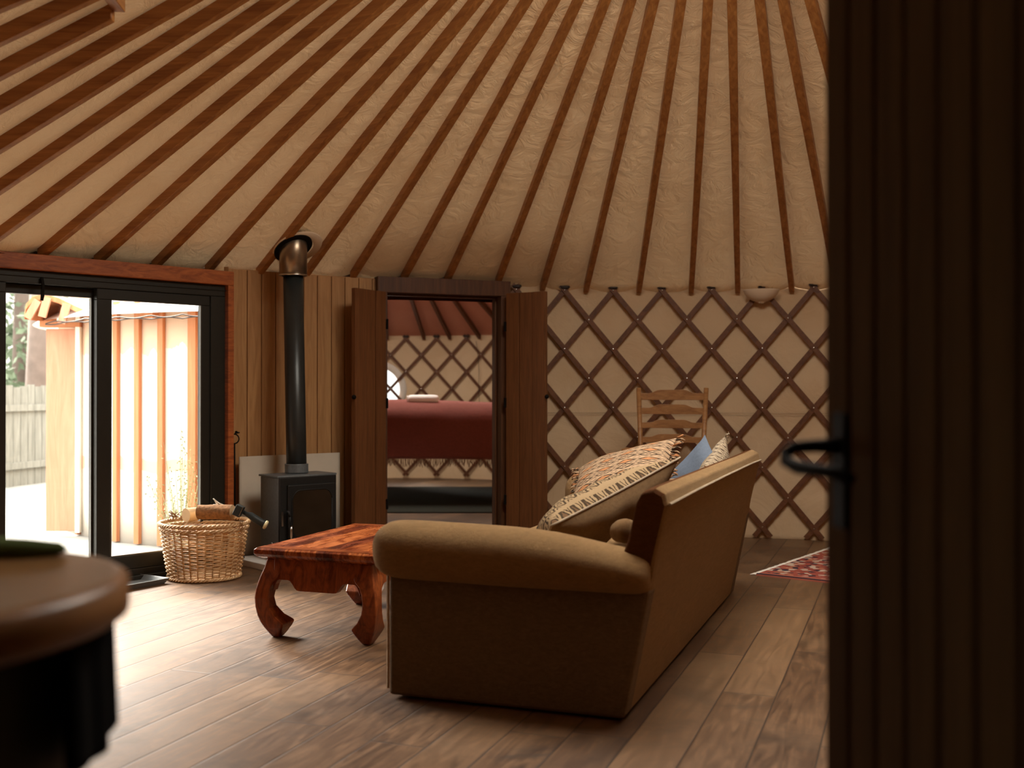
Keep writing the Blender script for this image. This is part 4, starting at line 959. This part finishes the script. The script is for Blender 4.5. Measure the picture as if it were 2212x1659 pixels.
# swap: visible near edge runs along local -Y, fringe along the local +X edge at y=0
m = MB()
for k in range(150):
    x = .005 + 1.49 * k / 149; m.tube([(x, .0, .007), (x + random.uniform(-.006, .006), .022, .006), (x + random.uniform(-.012, .012), .034 + random.uniform(-.006, .006), .004)], [.003, .003, .002], 5)
m.build('fringe', M['cloth_white'], root)['kind'] = 'stuff'
# ================================================================ bed seen in the next room
BZ = 10.25; bxa, bxb = -2.1, 0.55; TOPB = hgt(872, BZ)
root = empty('bed', (-.75, BZ + .8, .0095), 'high bed standing on a dark sheet in the bedroom beyond the doorway', 'bed')
m = MB(); m.box((0, 0, .66), (2.5, 1.5, .30)); m.build('mattress', M['cloth_white'], root, bev=.05)
m = MB(); m.box((0, 0, .47), (2.5, 1.5, .06)); m.build('bed_frame', M['doorwood'], root, bev=.01)
for x in (-1.2, 1.2):
    for y in (-.7, .7): m = MB(); m.box((x, y, .225), (.07, .07, .45)); m.build('leg', M['doorwood'], root, bev=.005)
# throw
root = empty('bed_throw', (-.75, BZ, TOPB), 'dusky red wool throw draped over the bed with fringed hem', 'throw')
m = MB(); zbot = hgt(992, BZ)
def thr(u, v):
    x = -1.27 + 2.54 * u; L1 = 1.35; L2 = TOPB - zbot; s = v * (L1 + L2 - .17 * (2 - pi / 2) + .04)
    puff = .016 * noise.noise(Vector((x * 1.6, 2, v * 2))) + .022 * cos(x * 1.7 + .9)
    RB = .17; arc = RB * pi / 2
    if s < L1 - arc / 2: y = RB + (L1 - arc / 2 - s); z = puff
    elif s < L1 + arc / 2: a = (s - (L1 - arc / 2)) / RB; y = RB - RB * sin(a); z = -RB * (1 - cos(a)) + puff
    else: y = .0; z = -RB - (s - L1 - arc / 2) + puff * .5
    y -= (.018 * noise.noise(Vector((x * 3.2, v * 3, 4))) if s > L1 else 0)
    return (x, y + .012, z)
m.grid(thr, 90, 60); m.build('cloth', M['throw'], root, smooth=True, solid=.006)
m = MB()
for k in range(190):
    x = -1.26 + 2.52 * k / 189 + random.uniform(-.004, .004); z0 = zbot - TOPB + .004; l = random.uniform(.055, .085)
    m.tube([(x, .012, z0), (x + random.uniform(-.008, .008), .012 + random.uniform(-.01, .01), z0 - l * .5), (x + random.uniform(-.016, .016), .012 + random.uniform(-.01, .01), z0 - l)], [.0035, .004, .0025], 5)
m.build('fringe', M['fringe'], root)['kind'] = 'stuff'
# rolled towel
tz = BZ + .18; root = empty('rolled_towel', (ray(881, tz), tz, TOPB + .042), 'rolled white towel lying on the red throw', 'towel')
m = MB(); L = ray(948, tz) - ray(881, tz); rings = []
for k in range(15):
    q = k / 14; sc_ = 1 - .25 * abs(2 * q - 1) ** 6; rings.append([(L * q, .048 * cos(a) * sc_, .042 * sin(a) * sc_ + .003 * noise.noise(Vector((q * 5, a, 0)))) for a in [2 * pi * i / 18 for i in range(18)]])
m.stack(rings); m.build('roll', M['towel'], root, smooth=True, sub=1)
m = MB(); m.tube([(-.004, .04 * (1 - k / 36) * cos(k * .42), .036 * (1 - k / 36) * sin(k * .42)) for k in range(34)], .0035, 5); m.build('spiral_edge', M['towel'], root, smooth=True)
m = MB(); m.box((-.9, 10.9, .004), (3.2, 2.5, .010)); tag(m.build('dark_sheet', M['darksheet'], bev=.002), 'dark greenish grey sheet under the bed in the bedroom', 'rug')  # flat dark sheet covering the floor under the bed
# ================================================================ kitchen counter, lower left, very near
cc = Vector((-.785, 1.27)); CR = .32; CT = .872; CTD = Vector((-.85, .53)).normalized(); CPD = Vector((.53, .85)).normalized()
def dshape(r, left=.04, n=28):
    q = [cc - CTD * (r * sin(pi * k / n)) - CPD * (r * cos(pi * k / n)) for k in range(n + 1)] + [cc + CTD * left + CPD * r, cc + CTD * left - CPD * r]
    return [(p.x, p.y) for p in q]
root = empty('kitchen_counter', (cc.x, cc.y, 0), 'round-ended wooden counter on a dark green cabinet, blurred in front', 'counter')
def shift(pts): return [(x - cc.x, y - cc.y) for x, y in pts]
m = MB(); m.poly(shift(dshape(CR - .012)), CT - .02, CT); m.build('worktop', M['counter'], root, bev=.004)
m = MB(); m.stack([[(x, y, CT - .055) for x, y in shift(dshape(CR - .012))], [(x, y, CT - .046) for x, y in shift(dshape(CR))], [(x, y, CT - .008) for x, y in shift(dshape(CR))], [(x, y, CT - .001) for x, y in shift(dshape(CR - .012))]]); m.build('worktop_edge', M['counteredge'], root, smooth=True)
m = MB(); m.poly(shift(dshape(CR - .055)), .08, CT - .05); m.build('cabinet', M['cabinet'], root)
m = MB(); m.poly(shift(dshape(CR - .10)), .0, .08); m.build('plinth', M['cabinet'], root)
# black cloth hanging at the counter end
m = MB(); tcx = -.505; 
def cl(u, v):
    y = 1.21 + .18 * u; z = .825 - .15 * v - .0 * u; return (-.497 - .10 * max(0, u - .3) ** 1.5 * .35 + .004 * sin(u * 14) + .006 * v, y, z + .010 * (1 - (2 * u - 1) ** 2) * -v)
m.grid(cl, 24, 14); tag(m.build('tea_towel', M['black'], smooth=True, solid=.012), 'black cloth hanging from the rounded end of the counter', 'cloth')
# green leafy bundle at the back edge of the worktop
m = MB(); g0 = Vector((-.72, 1.54, CT)); 
m.stack([[(g0.x + a * (1 + .1 * sin(3 * q)), g0.y - .03 + b * sin(0) + .04 * sin(2 * pi * q / 20), CT + .004 + h) if False else (g0.x + a * cos(2 * pi * q / 20), g0.y - .045 + b * sin(2 * pi * q / 20) * (1 + .12 * sin(q * 1.9)), CT + h) for q in range(20)] for a, b, h in ((.10, .035, .001), (.112, .04, .008), (.10, .034, .017), (.06, .02, .022))])
tag(m.build('green_cloth', M['green'], smooth=True), 'crumpled green cloth at the back edge of the counter', 'cloth')
# ================================================================ outside
mb = MB(); mb.poly([(-14, -6), (6, -6), (6, 30), (-14, 30)][::1], -.12, -.08); struct(mb.build('ground', M['deck']))
# bedroom yurt's timber cladding seen through the glass
CR_ = 2.85
def oth(px):
    u = (px - CXP) / F; a = 1 + u * u; b = -2 * (u * BC[0] + BC[1]); c_ = BC[0] ** 2 + BC[1] ** 2 - CR_ ** 2
    z = (-b - sqrt(max(0, b * b - 4 * a * c_))) / (2 * a); return atan2(u * z - BC[0], z - BC[1]), z
tA_ = oth(172)[0]; tB_ = oth(520)[0]
if tA_ > 0: tA_ -= 2 * pi
if tB_ > 0: tB_ -= 2 * pi
m = MB(); m.grid(lambda u, v: (*pol(BC, CR_, tA_ + .25 + (tB_ - tA_ - .30) * u), -.08 + 1.86 * v), 60, 6)
struct(m.build('wall_outside', M['clad'], smooth=True, solid=.02))
near_ = {176: 'leftmost orange-brown batten, beside the peach door of the outer roundhouse', 258: 'orange-brown batten just right of the dark door stile', 304: 'orange-brown batten, second right of the dark door stile',
         354: 'orange-brown batten under the small dark bracket outside', 421: 'broad orange-brown batten at the right end of the glass'}
for px, lab in near_.items():
    a, z = oth(px); w = .026 if px != 421 else .034
    m = MB(); m.box((0, 0, .85), (w * 2, .03, 1.84)); o = m.build('cladding_batten', M['batten'], loc=(*pol(BC, CR_ + .028, a), 0), rot=(0, 0, -a)); tag(o, lab, 'batten', 'battens on the outer roundhouse wall')
m = MB(); a, z = oth(335); m.box((0, 0, 0), (.15, .10, .05)); m.box((.03, -.02, .035), (.2, .12, .015)); tag(m.build('eave_bracket', M['batten'], loc=(*pol(BC, CR_ + .05, a), hgt(683, z)), rot=(0, 0, -a), bev=.003), 'small wooden bracket under the white roof edge outside', 'bracket')
for k, (za, zb) in enumerate(((666, 672), (676, 672))):
    m = MB(); m.tube([(*pol(BC, CR_ + .26, oth(px)[0]), hgt(za + (zb - za) * abs(sin(px * .05)), 7.2)) for px in range(170, 520, 10)], .005, 5)
    tag(m.build('guy_rope', M['wire'], smooth=True), ('thin cord strung along the white roof edge outside, upper one', 'thin cord strung along the white roof edge outside, lower one')[k], 'rope')
# peach panel door / gate
root = empty('timber_gate', (ray(134, 8.75), 8.75, -.08), 'peach-coloured plywood door standing open beside the outer roundhouse', 'door')
xa, xb = ray(102, 8.75) - ray(134, 8.75), ray(167, 8.75) - ray(134, 8.75)
m = MB(); m.box(((xa + xb) / 2, 0, .85), (xb - xa, .05, 1.62)); m.build('panel', M['peach'], root, bev=.004)
m = MB(); m.box((xb + .02, -.02, .92), (.035, .06, 1.78)); m.build('post', M['cloth_white'], root)
m = MB(); m.box(((xa + xb) / 2, -.01, 1.70), (xb - xa + .08, .09, .05)); m.build('head_rail', M['batten'], root, bev=.004)
m = MB()
tag_o = []
for i, (px, w, h) in enumerate(((114, .12, .09), (156, .11, .08))):
    m = MB(); p = fl(px + 8, 1140, -.08); m.box((p[0], p[1] + .1, -.035), (w, .14, h), rotz(.3 * i)); tag(m.build('paving_stone', M['hearth'], bev=.02), ('grey stone block at the foot of the peach door, left one', 'grey stone block at the foot of the peach door, right one')[i], 'stone', 'stones at the foot of the peach door')
# curved porch canopy above it
m = MB(); zc = 8.55; pts = [(52, 690), (56, 668), (70, 652), (95, 646), (125, 655), (160, 672), (182, 682)]
rings = []
for (x, y) in pts:
    p = Vector((ray(x, zc), zc, hgt(y, zc))); rings.append([tuple(p), tuple(p + Vector((0, .6, 0))), tuple(p + Vector((.0, .6, .045))), tuple(p + Vector((0, 0, .045)))])
m.stack(rings); root = m.build('porch_canopy', M['batten'], bev=.004); tag(root, 'small curved timber canopy above the peach door outside', 'canopy')
for x, y in ((72, 655), (98, 650), (140, 664)):
    m = MB(); p = Vector((ray(x, zc), zc - .012, hgt(y, zc))); m.box(tuple(p + Vector((.0, 0, -.05))), (.06, .02, .16), Matrix.Rotation(R_(30 if x < 80 else 15), 3, 'Y')); m.build('bracing', M['peach'], root)
# fence of grey boards
zf1, zf2 = 2.0, 0
fa = Vector((ray(-190, 11.6), 11.6)); fb = Vector((ray(118, 13.9), 13.9)); nbd = 18; L = (fb - fa).length; fdv = (fb - fa).normalized()
root = empty('board_fence', (fa.x, fa.y, -.08), 'weathered grey upright board fence at the end of the deck', 'fence')
for k in range(nbd):
    c = fdv * (L * (k + .5) / nbd); hh = 1.22 + .02 * random.uniform(-1, 1)
    m = MB(); m.box((c.x, c.y, hh / 2), (L / nbd - .012, .022, hh), rotz(atan2(fdv.y, fdv.x))); m.build('board', M['fence'], root)
m = MB(); c = fdv * L / 2
for z in (.25, .95): m.box((c.x + .04, c.y + .04, z), (L, .04, .08), rotz(atan2(fdv.y, fdv.x)))
m.build('rail', M['fence'], root)
# trees beyond the fence
def tree(name, x, y, h, rad, label, lean=0., n=2600, base=.5, ls=.09, grp='trees beyond the fence'):
    root = empty(name, (x, y, -.08), label, 'tree', group=grp)
    m = MB(); m.tube([(0, 0, 0), (lean * .3, 0, h * .35), (lean * .7, 0, h * .7), (lean, 0, h * .95)], [.16, .13, .08, .02], 10); m.build('trunk', M['barkout'], root, smooth=True)
    m = MB(); rnd = random.Random(int(x * 100)); bl = [(rnd.uniform(-1, 1) * rad * .7, rnd.uniform(-1, 1) * rad * .7, base + (h - base) * rnd.random(), rad * rnd.uniform(.25, .5)) for _ in range(26)]
    for _ in range(n):
        bx, by, bz, br = rnd.choice(bl); v = Vector((rnd.gauss(0, 1), rnd.gauss(0, 1), rnd.gauss(0, .7))).normalized() * br * rnd.uniform(.5, 1)
        c = Vector((bx, by, bz)) + v; a = Vector((rnd.gauss(0, 1), rnd.gauss(0, 1), rnd.gauss(0, 1))).normalized() * ls; b = a.cross(Vector((rnd.gauss(0, 1), rnd.gauss(0, 1), rnd.gauss(0, 1)))).normalized() * ls * .5
        m.add([c - a, c + b, c + a, c - b], [(0, 1, 2, 3)])
    m.build('foliage', M['leaf'], root)
tree('tree', -7.75, 17.2, 5.2, 1.15, 'grey-green leafy tree beyond the fence, nearer the curved canopy')
tree('tree', -10.0, 20.6, 6.5, 1.6, 'farther grey-green tree at the left edge of the glass door')
root = empty('tree', (ray(82, 14.9), 14.9, -.08), 'thick brown bare-trunked tree just behind the fence', 'tree')
m = MB(); m.tube([(0, 0, 0), (.03, 0, 1.0), (.09, 0, 3.0)], [.22, .2, .17], 12); m.build('trunk', M['barkout'], root, smooth=True)
# pale grass plant on the deck by the cladding
root = empty('deck_plant', (ray(392, 6.98), 6.98, -.08), 'pale green wispy shrub growing outside behind the basket', 'plant')
m = MB(); rnd = random.Random(4); stems = MB()
for k in range(26):
    a = rnd.uniform(0, 2 * pi); l = rnd.uniform(.35, .85) if k > 3 else rnd.uniform(.85, .98); sp = rnd.uniform(.05, .24)
    tip = Vector((cos(a) * sp, sin(a) * sp * .4, l)); pts = [Vector((0, 0, 0)), tip * .5 + Vector((0, 0, .04)), tip]
    stems.tube([p * 1. for p in pts], [.003, .002, .001], 4)
    for q in range(16):
        c = pts[0].lerp(pts[2], .35 + .65 * q / 16) + Vector((rnd.gauss(0, .012), rnd.gauss(0, .012), 0)); v = Vector((rnd.gauss(0, 1), rnd.gauss(0, .5), abs(rnd.gauss(0, 1)))).normalized() * .02; w = Vector((v.z, 0, -v.x)) * .22
        m.add([c, c + v * .5 + w, c + v, c + v * .5 - w], [(0, 1, 2, 3)])
stems.build('stem', M['leafpale'], root); m.build('leaves', M['leafpale'], root)
